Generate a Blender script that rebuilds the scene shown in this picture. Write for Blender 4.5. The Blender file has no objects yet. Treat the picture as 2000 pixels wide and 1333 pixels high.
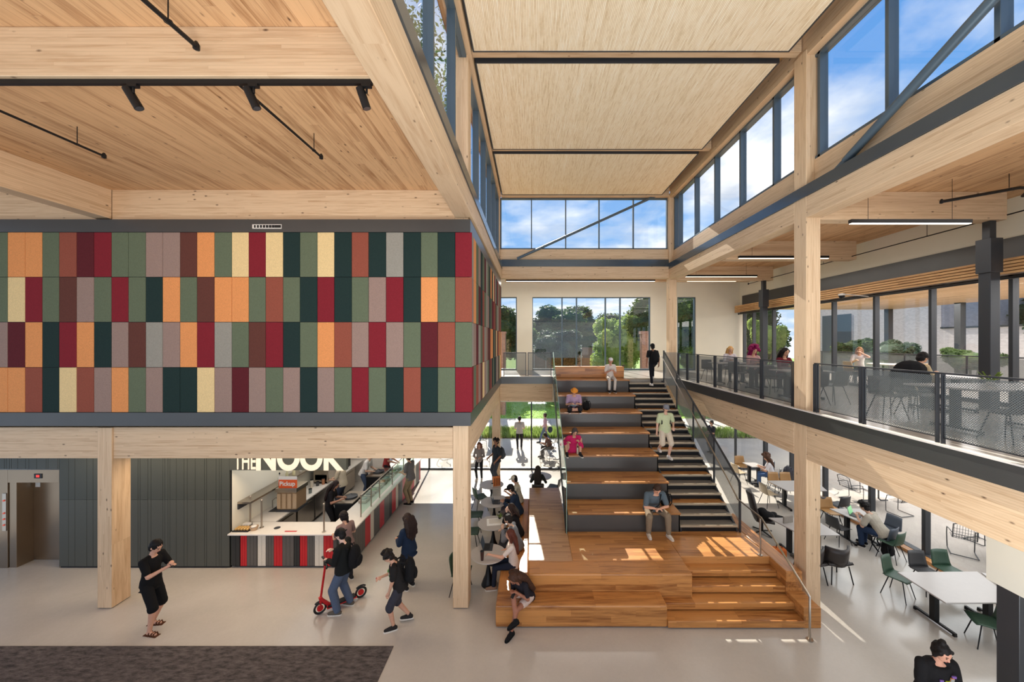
import bpy, bmesh, math, random
from math import sin, cos, pi, radians as R, sqrt
from mathutils import Vector, Matrix
random.seed(7)
SC = bpy.context.scene
COL = SC.collection
V = Vector

def lin(c):
    c = c/255.0
    return c/12.92 if c <= 0.04045 else ((c+0.055)/1.055)**2.4
def C(r, g, b): return (lin(r), lin(g), lin(b), 1.0)

# ---------------------------------------------------------------- objects
def tag(o, label=None, cat=None, group=None, kind=None):
    if label: o['label'] = label
    if cat: o['category'] = cat
    if group: o['group'] = group
    if kind: o['kind'] = kind
    return o
def link(o, parent=None):
    COL.objects.link(o)
    if parent is not None: o.parent = parent
    return o
def empty(name, loc=(0, 0, 0), rz=0.0, label=None, cat=None, group=None, kind=None):
    o = bpy.data.objects.new(name, None)
    o.empty_display_size = 0.1
    o.location = loc; o.rotation_euler = (0, 0, rz)
    link(o)
    return tag(o, label, cat, group, kind)
def kids(o): return [c for c in bpy.data.objects if c.parent == o]
def copy_tree(src, loc, rz=0.0, label=None, group=None, KC={}):
    if src.name not in KC:
        KC[src.name] = [(k, kids(k)) for k in kids(src)]
    c = src.copy(); COL.objects.link(c)
    c.location = loc; c.rotation_euler = (0, 0, rz)
    if label: c['label'] = label
    if group: c['group'] = group
    for ch, gk in KC[src.name]:
        d = ch.copy(); COL.objects.link(d); d.parent = c
        for g in gk:
            e = g.copy(); COL.objects.link(e); e.parent = d
    return c

class MB:
    def __init__(s): s.v = []; s.f = []; s.m = []
    def _add(s, vs, fs, mi=0):
        n = len(s.v); s.v += [tuple(p) for p in vs]
        s.f += [tuple(i+n for i in f) for f in fs]; s.m += [mi]*len(fs)
        return s
    def box(s, x0, x1, y0, y1, z0, z1, mi=0):
        if x0 > x1: x0, x1 = x1, x0
        if y0 > y1: y0, y1 = y1, y0
        if z0 > z1: z0, z1 = z1, z0
        vs = [(x0,y0,z0),(x1,y0,z0),(x1,y1,z0),(x0,y1,z0),(x0,y0,z1),(x1,y0,z1),(x1,y1,z1),(x0,y1,z1)]
        return s._add(vs, [(0,3,2,1),(4,5,6,7),(0,1,5,4),(1,2,6,5),(2,3,7,6),(3,0,4,7)], mi)
    def prism(s, pts, axis, a, b, mi=0):
        n = len(pts)
        def P(p, t):
            if axis == 'z': return (p[0], p[1], t)
            if axis == 'x': return (t, p[0], p[1])
            return (p[0], t, p[1])
        vs = [P(p, a) for p in pts]+[P(p, b) for p in pts]
        fs = [tuple(range(n-1, -1, -1)), tuple(range(n, 2*n))]
        fs += [(i, (i+1) % n, n+(i+1) % n, n+i) for i in range(n)]
        return s._add(vs, fs, mi)
    def tube(s, pts, r, n=8, mi=0, closed=False, rr=None):
        pts = [V(p) for p in pts]; m = len(pts); rings = []
        up = None
        for i, p in enumerate(pts):
            if closed: t = (pts[(i+1) % m]-pts[i-1])
            elif i == 0: t = pts[1]-pts[0]
            elif i == m-1: t = pts[-1]-pts[-2]
            else: t = (pts[i+1]-p).normalized()+(p-pts[i-1]).normalized()
            if t.length < 1e-9: t = V((0, 0, 1))
            t.normalize()
            if up is None:
                up = V((0, 0, 1)) if abs(t.z) < .9 else V((1, 0, 0))
            a = t.cross(up)
            if a.length < 1e-6: a = t.cross(V((0, 1, 0)))
            a.normalize(); b = a.cross(t).normalized(); up = b
            rad = rr[i] if rr else r
            rings.append([p+a*rad*cos(2*pi*k/n)+b*rad*sin(2*pi*k/n) for k in range(n)])
        vs = [q for ring in rings for q in ring]; fs = []
        last = m if closed else m-1
        for i in range(last):
            j = (i+1) % m
            for k in range(n):
                fs.append((i*n+k, i*n+(k+1) % n, j*n+(k+1) % n, j*n+k))
        if not closed:
            fs.append(tuple(range(n-1, -1, -1))); fs.append(tuple((m-1)*n+k for k in range(n)))
        return s._add(vs, fs, mi)
    def bar(s, p, q, w, h, mi=0):
        p, q = V(p), V(q); t = (q-p).normalized()
        up = V((0, 0, 1)) if abs(t.z) < .95 else V((0, 1, 0))
        a = t.cross(up).normalized()*(w/2); b = a.cross(t).normalized()*(h/2)
        vs = [p-a-b, p+a-b, p+a+b, p-a+b, q-a-b, q+a-b, q+a+b, q-a+b]
        return s._add(vs, [(0,3,2,1),(4,5,6,7),(0,1,5,4),(1,2,6,5),(2,3,7,6),(3,0,4,7)], mi)
    def cyl(s, p, q, r, r2=None, n=14, mi=0):
        return s.tube([p, q], r, n, mi, rr=[r, r if r2 is None else r2])
    def lathe(s, prof, c=(0, 0, 0), n=18, mi=0):
        vs = []; fs = []; m = len(prof)
        for (r, z) in prof:
            for k in range(n): vs.append((c[0]+r*cos(2*pi*k/n), c[1]+r*sin(2*pi*k/n), c[2]+z))
        for i in range(m-1):
            for k in range(n): fs.append((i*n+k, i*n+(k+1) % n, (i+1)*n+(k+1) % n, (i+1)*n+k))
        fs.append(tuple(range(n-1, -1, -1))); fs.append(tuple((m-1)*n+k for k in range(n)))
        return s._add(vs, fs, mi)
    def ball(s, c, rx, ry=None, rz=None, n=10, m=7, mi=0, rot=None):
        ry = rx if ry is None else ry; rz = rx if rz is None else rz
        vs = []; fs = []; c = V(c)
        for i in range(1, m):
            th = pi*i/m
            for k in range(n):
                p = V((rx*sin(th)*cos(2*pi*k/n), ry*sin(th)*sin(2*pi*k/n), rz*cos(th)))
                if rot is not None: p = rot @ p
                vs.append(c+p)
        t = V((0, 0, rz)); b = V((0, 0, -rz))
        if rot is not None: t = rot @ t; b = rot @ b
        vs += [c+t, c+b]; T = len(vs)-2; B = T+1
        for i in range(m-2):
            for k in range(n): fs.append((i*n+k, (i+1)*n+k, (i+1)*n+(k+1) % n, i*n+(k+1) % n))
        for k in range(n):
            fs.append((T, k, (k+1) % n)); fs.append((B, (m-2)*n+(k+1) % n, (m-2)*n+k))
        return s._add(vs, fs, mi)
    def caps(s, p, q, r1, r2, n=10):
        p, q = V(p), V(q); d = q-p; L = d.length
        if L < 1e-6: return s.ball(p, r1)
        t = d/L; pts = []; rr = []
        for a in (1.0, .8, .45): pts.append(p-t*r1*a); rr.append(r1*sqrt(max(0.02, 1-a*a)))
        for i in range(5): u = i/4; pts.append(p+d*u); rr.append(r1+(r2-r1)*u)
        for a in (.45, .8, 1.0): pts.append(q+t*r2*a); rr.append(r2*sqrt(max(0.02, 1-a*a)))
        return s.tube(pts, r1, n, rr=rr)
    def build(s, name, mat, parent=None, loc=None, smooth=False, bevel=0, seg=2, label=None, cat=None, group=None, kind=None):
        me = bpy.data.meshes.new(name); me.from_pydata(s.v, [], s.f)
        for mm in (mat if isinstance(mat, (list, tuple)) else [mat]): me.materials.append(mm)
        if any(s.m): me.polygons.foreach_set('material_index', s.m)
        if smooth: me.polygons.foreach_set('use_smooth', [True]*len(me.polygons))
        me.update()
        o = bpy.data.objects.new(name, me); link(o, parent)
        if loc is not None: o.location = loc
        if bevel:
            b = o.modifiers.new('bevel', 'BEVEL'); b.width = bevel; b.segments = seg; b.limit_method = 'ANGLE'
        if smooth:
            try:
                me.set_sharp_from_angle(angle=R(40))
            except Exception: pass
        return tag(o, label, cat, group, kind)
def recenter(o):
    """put a world-built single mesh's origin at its base"""
    vs = [v.co for v in o.data.vertices]
    c = V(((min(v.x for v in vs)+max(v.x for v in vs))/2, (min(v.y for v in vs)+max(v.y for v in vs))/2, min(v.z for v in vs)))
    o.data.transform(Matrix.Translation(-c)); o.location = o.location+c
    return o

# ---------------------------------------------------------------- materials
def newmat(name):
    m = bpy.data.materials.new(name); m.use_nodes = True
    nt = m.node_tree; b = nt.nodes['Principled BSDF']
    return m, nt, b
def nd(nt, t, ins=None, **pr):
    n = nt.nodes.new(t)
    for k, v in pr.items(): setattr(n, k, v)
    if ins:
        for k, v in ins.items():
            if isinstance(v, bpy.types.NodeSocket): nt.links.new(v, n.inputs[k])
            else: n.inputs[k].default_value = v
    return n
def mth(nt, op, a, b=None, c=None):
    n = nt.nodes.new('ShaderNodeMath'); n.operation = op
    for i, v in enumerate((a, b, c)):
        if v is None: continue
        if isinstance(v, bpy.types.NodeSocket): nt.links.new(v, n.inputs[i])
        else: n.inputs[i].default_value = v
    return n.outputs[0]
def mixc(nt, f, a, b, bt='MIX'):
    n = nt.nodes.new('ShaderNodeMix'); n.data_type = 'RGBA'; n.blend_type = bt
    for sk, v in ((n.inputs[0], f), (n.inputs[6], a), (n.inputs[7], b)):
        if isinstance(v, bpy.types.NodeSocket): nt.links.new(v, sk)
        else: sk.default_value = v
    return n.outputs[2]
def ramp(nt, f, stops):
    n = nt.nodes.new('ShaderNodeValToRGB'); el = n.color_ramp.elements
    while len(el) < len(stops): el.new(.5)
    for e, (p, c) in zip(el, stops): e.position = p; e.color = c if len(c) == 4 else (*c, 1)
    nt.links.new(f, n.inputs[0]); return n.outputs[0]
def g4(v): return (v, v, v, 1)
def plain(name, col, rough=.5, metal=0.0, noise=.06, nscale=30, emit=None, es=0, bump=0, spec=.5):
    m, nt, b = newmat(name)
    tc = nd(nt, 'ShaderNodeTexCoord')
    nz = nd(nt, 'ShaderNodeTexNoise', {'Vector': tc.outputs['Object'], 'Scale': nscale, 'Detail': 3.0})
    r = ramp(nt, nz.outputs[0], [(.3, g4(1-noise)), (.7, g4(1+noise))])
    nt.links.new(mixc(nt, 1.0, col, r, 'MULTIPLY'), b.inputs['Base Color'])
    b.inputs['Roughness'].default_value = rough; b.inputs['Metallic'].default_value = metal
    b.inputs['Specular IOR Level'].default_value = spec
    if emit: b.inputs['Emission Color'].default_value = emit; b.inputs['Emission Strength'].default_value = es
    if bump:
        bp = nd(nt, 'ShaderNodeBump', {'Height': nz.outputs[0], 'Strength': bump, 'Distance': .01})
        nt.links.new(bp.outputs[0], b.inputs['Normal'])
    return m
def wood(name, base, dark, grain='x', lam='z', size=.035, plen=1.6, knots=.6, rough=.5, contrast=1.0, seam=.35, bleach=None):
    """timber made of boards: grain runs along one axis, boards stack along another"""
    m, nt, b = newmat(name)
    tc = nd(nt, 'ShaderNodeTexCoord')
    sep = nd(nt, 'ShaderNodeSeparateXYZ', {'Vector': tc.outputs['Object']})
    ax = {'x': sep.outputs[0], 'y': sep.outputs[1], 'z': sep.outputs[2]}
    oth = [a for a in 'xyz' if a not in (grain, lam)][0]
    u = mth(nt, 'DIVIDE', ax[lam], size)
    row = mth(nt, 'FLOOR', u)
    off = mth(nt, 'MULTIPLY', mth(nt, 'FRACT', mth(nt, 'MULTIPLY', row, .618)), plen)
    g = mth(nt, 'DIVIDE', mth(nt, 'ADD', ax[grain], off), plen)
    seg = mth(nt, 'FLOOR', g)
    cmb = nd(nt, 'ShaderNodeCombineXYZ', {'X': row, 'Y': seg, 'Z': 0.0})
    wn = nd(nt, 'ShaderNodeTexWhiteNoise', {'Vector': cmb.outputs[0]}, noise_dimensions='3D')
    # stretched streaks, shifted board by board
    gs = mth(nt, 'ADD', mth(nt, 'MULTIPLY', ax[grain], 1.0), mth(nt, 'MULTIPLY', wn.outputs[0], 37.0))
    vec = nd(nt, 'ShaderNodeCombineXYZ', {'X': mth(nt, 'MULTIPLY', gs, .7), 'Y': mth(nt, 'MULTIPLY', ax[lam], 9.0), 'Z': mth(nt, 'MULTIPLY', ax[oth], 9.0)})
    n1 = nd(nt, 'ShaderNodeTexNoise', {'Vector': vec.outputs[0], 'Scale': 1.6, 'Detail': 5.0, 'Roughness': .6, 'Distortion': .6})
    vec2 = nd(nt, 'ShaderNodeCombineXYZ', {'X': mth(nt, 'MULTIPLY', gs, 2.5), 'Y': mth(nt, 'MULTIPLY', ax[lam], 90.0), 'Z': mth(nt, 'MULTIPLY', ax[oth], 90.0)})
    n2 = nd(nt, 'ShaderNodeTexNoise', {'Vector': vec2.outputs[0], 'Scale': 1.0, 'Detail': 2.0})
    f = mth(nt, 'ADD', mth(nt, 'MULTIPLY', n1.outputs[0], .75), mth(nt, 'MULTIPLY', n2.outputs[0], .25))
    f = mth(nt, 'ADD', f, mth(nt, 'MULTIPLY', mth(nt, 'SUBTRACT', wn.outputs[0], .5), .20*contrast))
    col = ramp(nt, f, [(.5-.28/contrast, dark), (.52, base), (.5+.36/contrast, tuple(min(1, c*1.12) for c in base[:3])+(1,))])
    # knots
    kv = nd(nt, 'ShaderNodeCombineXYZ', {'X': mth(nt, 'MULTIPLY', ax[grain], 4.2), 'Y': mth(nt, 'MULTIPLY', ax[lam], 9.5), 'Z': mth(nt, 'MULTIPLY', ax[oth], 9.5)})
    vo = nd(nt, 'ShaderNodeTexVoronoi', {'Vector': kv.outputs[0], 'Scale': 1.0, 'Randomness': 1.0})
    pick = mth(nt, 'GREATER_THAN', nd(nt, 'ShaderNodeSeparateXYZ', {'Vector': vo.outputs['Color']}).outputs[0], .72)
    kd = mth(nt, 'SUBTRACT', 1.0, mth(nt, 'SMOOTH_MIN', mth(nt, 'DIVIDE', vo.outputs['Distance'], .17), 1.0, .1))
    kd = mth(nt, 'MULTIPLY', mth(nt, 'MULTIPLY', kd, pick), knots*1.6)
    kd = nd(nt, 'ShaderNodeClamp', {'Value': kd}).outputs[0]
    col = mixc(nt, kd, col, C(70, 38, 20))
    # seams
    fr = mth(nt, 'FRACT', u); ed = mth(nt, 'MINIMUM', fr, mth(nt, 'SUBTRACT', 1.0, fr))
    ln = mth(nt, 'LESS_THAN', ed, .0016/size)
    fg = mth(nt, 'FRACT', g); ln2 = mth(nt, 'LESS_THAN', fg, .002/plen)
    sm = mth(nt, 'MULTIPLY', mth(nt, 'MAXIMUM', ln, ln2), seam)
    col = mixc(nt, sm, col, C(60, 35, 20))
    nt.links.new(col, b.inputs['Base Color'])
    b.inputs['Roughness'].default_value = rough
    bp = nd(nt, 'ShaderNodeBump', {'Height': f, 'Strength': .08, 'Distance': .01})
    nt.links.new(bp.outputs[0], b.inputs['Normal'])
    return m
def fabric(name, col, rough=.85, sc=140, amt=.16):
    m, nt, b = newmat(name)
    tc = nd(nt, 'ShaderNodeTexCoord')
    nz = nd(nt, 'ShaderNodeTexNoise', {'Vector': tc.outputs['Object'], 'Scale': float(sc), 'Detail': 2.0})
    r = ramp(nt, nz.outputs[0], [(.35, g4(1-amt)), (.65, g4(1+amt))])
    nt.links.new(mixc(nt, 1.0, col, r, 'MULTIPLY'), b.inputs['Base Color'])
    b.inputs['Roughness'].default_value = rough
    b.inputs['Specular IOR Level'].default_value = .2
    bp = nd(nt, 'ShaderNodeBump', {'Height': nz.outputs[0], 'Strength': .2, 'Distance': .004})
    nt.links.new(bp.outputs[0], b.inputs['Normal'])
    return m
def glass(name, tint=(.975, .985, .985, 1), refl=1.0, ior=1.45):
    m, nt, b = newmat(name)
    out = nt.nodes['Material Output']; nt.nodes.remove(b)
    tr = nd(nt, 'ShaderNodeBsdfTransparent', {'Color': tint})
    gl = nd(nt, 'ShaderNodeBsdfGlossy', {'Color': (1, 1, 1, 1), 'Roughness': .01})
    lw = nd(nt, 'ShaderNodeLayerWeight', {'Blend': .5})
    fr = mth(nt, 'ADD', .03, mth(nt, 'MULTIPLY', mth(nt, 'POWER', lw.outputs['Facing'], 5.0), .4))
    mx = nd(nt, 'ShaderNodeMixShader', {0: mth(nt, 'MULTIPLY', fr, refl)})
    nt.links.new(tr.outputs[0], mx.inputs[1]); nt.links.new(gl.outputs[0], mx.inputs[2])
    nt.links.new(mx.outputs[0], out.inputs[0])
    return m
def perforated(name, col, pitch=.022, hole=.36):
    """steel sheet with a diagonal grid of punched holes (pattern in the sheet's own y/z plane)"""
    m, nt, b = newmat(name)
    out = nt.nodes['Material Output']
    tc = nd(nt, 'ShaderNodeTexCoord')
    sep = nd(nt, 'ShaderNodeSeparateXYZ', {'Vector': tc.outputs['Object']})
    xy = mth(nt, 'ADD', sep.outputs[0], sep.outputs[1])
    a = mth(nt, 'DIVIDE', mth(nt, 'ADD', xy, sep.outputs[2]), pitch*1.414)
    c = mth(nt, 'DIVIDE', mth(nt, 'SUBTRACT', xy, sep.outputs[2]), pitch*1.414)
    da = mth(nt, 'ABSOLUTE', mth(nt, 'SUBTRACT', mth(nt, 'FRACT', a), .5))
    dc = mth(nt, 'ABSOLUTE', mth(nt, 'SUBTRACT', mth(nt, 'FRACT', c), .5))
    h = mth(nt, 'LESS_THAN', mth(nt, 'MAXIMUM', da, dc), hole)
    b.inputs['Base Color'].default_value = col; b.inputs['Metallic'].default_value = .2; b.inputs['Roughness'].default_value = .5
    tr = nd(nt, 'ShaderNodeBsdfTransparent')
    mx = nd(nt, 'ShaderNodeMixShader', {0: h})
    nt.links.new(b.outputs[0], mx.inputs[1]); nt.links.new(tr.outputs[0], mx.inputs[2]); nt.links.new(mx.outputs[0], out.inputs[0])
    return m

GB, GD = C(222, 192, 156), C(180, 140, 100)
M = {}
for g in 'xyz':
    for l in 'xyz':
        if g != l:
            M['glu_'+g+l] = wood('glulam_'+g+l, GB, GD, g, l, .036, 2.6, .75, .55, .8, .22)
M['clt'] = wood('ceiling_boards', C(206, 164, 120), C(152, 106, 66), 'y', 'x', .14, 3.2, .8, .6, 1.1, .5)
M['oak_x'] = wood('oak_boards_x', C(196, 138, 80), C(140, 86, 42), 'x', 'y', .11, 1.3, .12, .30, 1.3, .35)
M['oak_xz'] = wood('oak_boards_xz', C(196, 136, 76), C(138, 84, 40), 'x', 'z', .12, 1.3, .12, .34, 1.3, .3)
M['oak_y'] = wood('oak_boards_y', C(196, 138, 80), C(140, 86, 42), 'y', 'x', .11, 1.3, .12, .30, 1.3, .35)
M['oak_yz'] = wood('oak_boards_yz', C(190, 130, 72), C(134, 82, 40), 'y', 'z', .12, 1.3, .12, .34, 1.3, .3)
M['oak_deck'] = wood('oak_deck_boards', C(188, 146, 106), C(140, 98, 62), 'x', 'y', .085, 1.1, .05, .28, 1.2, .5)
M['louver'] = wood('louver_wood', C(214, 166, 112), C(160, 110, 64), 'y', 'z', .07, 4.0, .3, .5, 1.0, .9)

def slat_mat():
    m, nt, b = newmat('slatted_ceiling_panel')
    tc = nd(nt, 'ShaderNodeTexCoord')
    sep = nd(nt, 'ShaderNodeSeparateXYZ', {'Vector': tc.outputs['Object']})
    u = mth(nt, 'DIVIDE', sep.outputs[0], .032)
    fr = mth(nt, 'FRACT', u)
    wn = nd(nt, 'ShaderNodeTexWhiteNoise', {'W': mth(nt, 'FLOOR', u)}, noise_dimensions='1D')
    vec = nd(nt, 'ShaderNodeCombineXYZ', {'X': mth(nt, 'MULTIPLY', sep.outputs[0], 2.2), 'Y': mth(nt, 'ADD', mth(nt, 'MULTIPLY', sep.outputs[1], .9), mth(nt, 'MULTIPLY', wn.outputs[0], 3.0)), 'Z': 0.0})
    n = nd(nt, 'ShaderNodeTexNoise', {'Vector': vec.outputs[0], 'Scale': 2.0, 'Detail': 5.0, 'Roughness': .65})
    f = mth(nt, 'ADD', n.outputs[0], mth(nt, 'MULTIPLY', mth(nt, 'SUBTRACT', wn.outputs[0], .5), .12))
    col = ramp(nt, f, [(.25, C(214, 192, 154)), (.5, C(242, 228, 200)), (.75, C(250, 243, 224))])
    gp = mth(nt, 'LESS_THAN', fr, .2)
    col = mixc(nt, mth(nt, 'MULTIPLY', gp, .6), col, C(170, 142, 104))
    nt.links.new(col, b.inputs['Base Color']); b.inputs['Roughness'].default_value = .6
    bp = nd(nt, 'ShaderNodeBump', {'Height': mth(nt, 'SUBTRACT', 1.0, gp), 'Strength': .6, 'Distance': .012})
    nt.links.new(bp.outputs[0], b.inputs['Normal'])
    return m
M['slat'] = slat_mat()

def floor_mat(name, c1, c2, rough, joints=0.0):
    m, nt, b = newmat(name)
    tc = nd(nt, 'ShaderNodeTexCoord')
    n1 = nd(nt, 'ShaderNodeTexNoise', {'Vector': tc.outputs['Object'], 'Scale': .55, 'Detail': 6.0, 'Roughness': .6, 'Distortion': .5})
    n2 = nd(nt, 'ShaderNodeTexNoise', {'Vector': tc.outputs['Object'], 'Scale': 22.0, 'Detail': 3.0})
    f = mth(nt, 'ADD', mth(nt, 'MULTIPLY', n1.outputs[0], .8), mth(nt, 'MULTIPLY', n2.outputs[0], .2))
    col = ramp(nt, f, [(.35, c1), (.65, c2)])
    if joints:
        sep = nd(nt, 'ShaderNodeSeparateXYZ', {'Vector': tc.outputs['Object']})
        a = mth(nt, 'LESS_THAN', mth(nt, 'FRACT', mth(nt, 'DIVIDE', sep.outputs[0], joints)), .008/joints)
        c = mth(nt, 'LESS_THAN', mth(nt, 'FRACT', mth(nt, 'DIVIDE', sep.outputs[1], joints)), .008/joints)
        col = mixc(nt, mth(nt, 'MULTIPLY', mth(nt, 'MAXIMUM', a, c), .4), col, C(120, 110, 100))
    nt.links.new(col, b.inputs['Base Color'])
    rr = ramp(nt, n1.outputs[0], [(.3, g4(rough*.85)), (.7, g4(rough*1.25))])
    nt.links.new(rr, b.inputs['Roughness'])
    bp = nd(nt, 'ShaderNodeBump', {'Height': n1.outputs[0], 'Strength': .05, 'Distance': .02})
    nt.links.new(bp.outputs[0], b.inputs['Normal'])
    return m
M['floor'] = floor_mat('polished_concrete', C(188, 181, 172), C(200, 193, 184), .17, 0)
M['floor2'] = floor_mat('upper_floor_concrete', C(165, 160, 152), C(186, 180, 172), .2)
M['paving'] = floor_mat('outdoor_paving', C(186, 176, 164), C(208, 198, 186), .8, 3.0)
M['paving2'] = floor_mat('terrace_paving', C(150, 140, 132), C(176, 166, 156), .6, 1.5)

def carpet_mat():
    m, nt, b = newmat('mottled_carpet')
    tc = nd(nt, 'ShaderNodeTexCoord')
    mp = nd(nt, 'ShaderNodeMapping', {'Vector': tc.outputs['Object'], 'Scale': (5.0, 14.0, 1.0), 'Rotation': (0, 0, .35)})
    n1 = nd(nt, 'ShaderNodeTexNoise', {'Vector': mp.outputs[0], 'Scale': 1.1, 'Detail': 6.0, 'Roughness': .7})
    n2 = nd(nt, 'ShaderNodeTexNoise', {'Vector': tc.outputs['Object'], 'Scale': 160.0, 'Detail': 1.0})
    f = mth(nt, 'ADD', mth(nt, 'MULTIPLY', n1.outputs[0], .75), mth(nt, 'MULTIPLY', n2.outputs[0], .25))
    nt.links.new(ramp(nt, f, [(.4, C(66, 62, 62)), (.6, C(112, 104, 102))]), b.inputs['Base Color'])
    b.inputs['Roughness'].default_value = .95; b.inputs['Specular IOR Level'].default_value = .1
    bp = nd(nt, 'ShaderNodeBump', {'Height': n2.outputs[0], 'Strength': .5, 'Distance': .006})
    nt.links.new(bp.outputs[0], b.inputs['Normal'])
    return m
M['carpet'] = carpet_mat()

def brick_mat(name, c1, c2, mo, sc=4.0):
    m, nt, b = newmat(name)
    tc = nd(nt, 'ShaderNodeTexCoord')
    sep = nd(nt, 'ShaderNodeSeparateXYZ', {'Vector': tc.outputs['Object']})
    cm = nd(nt, 'ShaderNodeCombineXYZ', {'X': mth(nt, 'ADD', sep.outputs[0], sep.outputs[1]), 'Y': sep.outputs[2], 'Z': 0.0})
    br = nd(nt, 'ShaderNodeTexBrick', {'Vector': cm.outputs[0], 'Scale': sc, 'Color1': c1, 'Color2': c2, 'Mortar': mo, 'Mortar Size': .015})
    nt.links.new(br.outputs[0], b.inputs['Base Color']); b.inputs['Roughness'].default_value = .85
    return m
M['greybrick'] = brick_mat('grey_brick', C(206, 198, 196), C(190, 182, 180), C(190, 184, 178))
M['redbrick'] = brick_mat('red_brick', C(176, 124, 98), C(150, 100, 80), C(190, 176, 160))

def leaf_mat(name, c1, c2):
    m, nt, b = newmat(name)
    out = nt.nodes['Material Output']
    tc = nd(nt, 'ShaderNodeTexCoord')
    nz = nd(nt, 'ShaderNodeTexNoise', {'Vector': tc.outputs['Object'], 'Scale': 1.2, 'Detail': 6.0, 'Roughness': .75})
    col = ramp(nt, nz.outputs[0], [(.35, c1), (.65, c2)])
    nt.links.new(col, b.inputs['Base Color']); b.inputs['Roughness'].default_value = .6
    b.inputs['Specular IOR Level'].default_value = .3
    tl = nd(nt, 'ShaderNodeBsdfTranslucent', {'Color': col})
    mx = nd(nt, 'ShaderNodeMixShader', {0: .45})
    nt.links.new(b.outputs[0], mx.inputs[1]); nt.links.new(tl.outputs[0], mx.inputs[2]); nt.links.new(mx.outputs[0], out.inputs[0])
    return m
M['leaf'] = leaf_mat('oak_leaves', C(44, 62, 34), C(104, 126, 72))
M['leaf2'] = leaf_mat('bright_leaves', C(104, 134, 58), C(182, 200, 112))
M['leaf3'] = leaf_mat('bush_leaves', C(40, 56, 44), C(84, 104, 80))
M['grass'] = leaf_mat('lawn_grass', C(128, 168, 66), C(186, 212, 110))
M['bark'] = plain('bark', C(88, 72, 58), .9, 0, .2, 8, bump=.5)

M['steel'] = plain('dark_painted_steel', C(62, 64, 68), .42, .35, .03, 3)
M['frame'] = plain('window_frame_paint', C(84, 100, 112), .38, .3, .03, 3)
M['band'] = plain('fascia_steel', C(84, 84, 84), .33, .5, .04, 2)
M['black'] = plain('black_metal', C(24, 24, 26), .45, .3, .03, 20)
M['stainless'] = plain('stainless', C(176, 166, 154), .28, 1.0, .04, 4)
M['cream'] = plain('cream_plaster', C(236, 230, 212), .8, 0, .015, 2)
M['white'] = plain('white_laminate', C(226, 220, 212), .32, 0, .02, 8)
M['tabletop'] = plain('table_laminate', C(186, 180, 176), .28, 0, .02, 8)
M['greyriser'] = plain('tier_riser_panel', C(70, 68, 66), .38, .1, .06, 1.5)
M['greytread'] = plain('stair_tread_stone', C(128, 122, 114), .4, 0, .05, 12)
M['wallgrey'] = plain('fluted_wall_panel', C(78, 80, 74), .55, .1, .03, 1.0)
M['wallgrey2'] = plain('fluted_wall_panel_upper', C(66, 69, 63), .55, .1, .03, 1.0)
M['glass'] = glass('window_glass')
M['gglass'] = glass('guard_glass', (.80, .92, .86, 1), 1.0, 1.5)
M['perf'] = perforated('perforated_steel', C(122, 128, 128), .022, .385)
M['sky_l'] = None
M['ledw'] = plain('led_diffuser', C(255, 240, 215), .5, emit=(1, .86, .66, 1), es=3.0)
M['lawn'] = plain('lawn_ground', C(142, 178, 80), .95, 0, .25, 3)
M['felt'] = {}
for k, c in dict(O=(226, 150, 92), G=(100, 110, 88), D=(34, 52, 50), B=(146, 80, 64), M=(92, 34, 40), R=(128, 36, 46), Y=(230, 202, 148), P=(152, 128, 118), W=(98, 58, 50), S=(150, 146, 136)).items():
    M['felt'][k] = fabric('felt_'+k, C(*c), .9, 90, .10)

# ---------------------------------------------------------------- camera, world, sun
F, CX, CY, H = 720.0, 1038.0, 668.0, 5.75
cam = bpy.data.cameras.new('camera'); co = bpy.data.objects.new('camera', cam); COL.objects.link(co)
co.location = (0, 0, H); co.rotation_euler = (R(90), 0, 0)
cam.sensor_width = 36; cam.lens = 36*F/2000; cam.shift_x = (1000-CX)/2000; cam.shift_y = (CY-666.5)/2000
cam.clip_start = .05; cam.clip_end = 500
SC.camera = co
def G(px, py, z=0.0):
    Y = (H-z)*F/(py-CY); return V(((px-CX)*Y/F, Y, z))
def W(px, py, Y): return V(((px-CX)*Y/F, Y, H-(py-CY)*Y/F))

w = bpy.data.worlds.new('sky'); SC.world = w; w.use_nodes = True
nt = w.node_tree; bg = nt.nodes['Background']
tc = nd(nt, 'ShaderNodeTexCoord'); sp = nd(nt, 'ShaderNodeSeparateXYZ', {'Vector': tc.outputs['Generated']})
zz = sp.outputs[2]
blue = ramp(nt, zz, [(0.0, C(184, 208, 232)), (.2, C(134, 178, 226)), (.5, C(98, 152, 216)), (1.0, C(84, 138, 206))])
# clouds on a flat layer overhead
den = mth(nt, 'ADD', mth(nt, 'MAXIMUM', zz, 0.0), .16)
cv = nd(nt, 'ShaderNodeCombineXYZ', {'X': mth(nt, 'DIVIDE', sp.outputs[0], den), 'Y': mth(nt, 'DIVIDE', sp.outputs[1], den), 'Z': 5.7})
cn = nd(nt, 'ShaderNodeTexNoise', {'Vector': cv.outputs[0], 'Scale': 1.15, 'Detail': 7.0, 'Roughness': .54, 'Distortion': .15})
cf = ramp(nt, cn.outputs[0], [(.46, g4(0)), (.62, g4(1))])
cs = nd(nt, 'ShaderNodeTexNoise', {'Vector': cv.outputs[0], 'Scale': 3.0, 'Detail': 4.0})
ccol = ramp(nt, cs.outputs[0], [(.35, C(196, 206, 222)), (.6, C(250, 250, 250))])
nt.links.new(mixc(nt, cf, blue, ccol), bg.inputs['Color'])
bg.inputs['Strength'].default_value = 1.35

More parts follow.
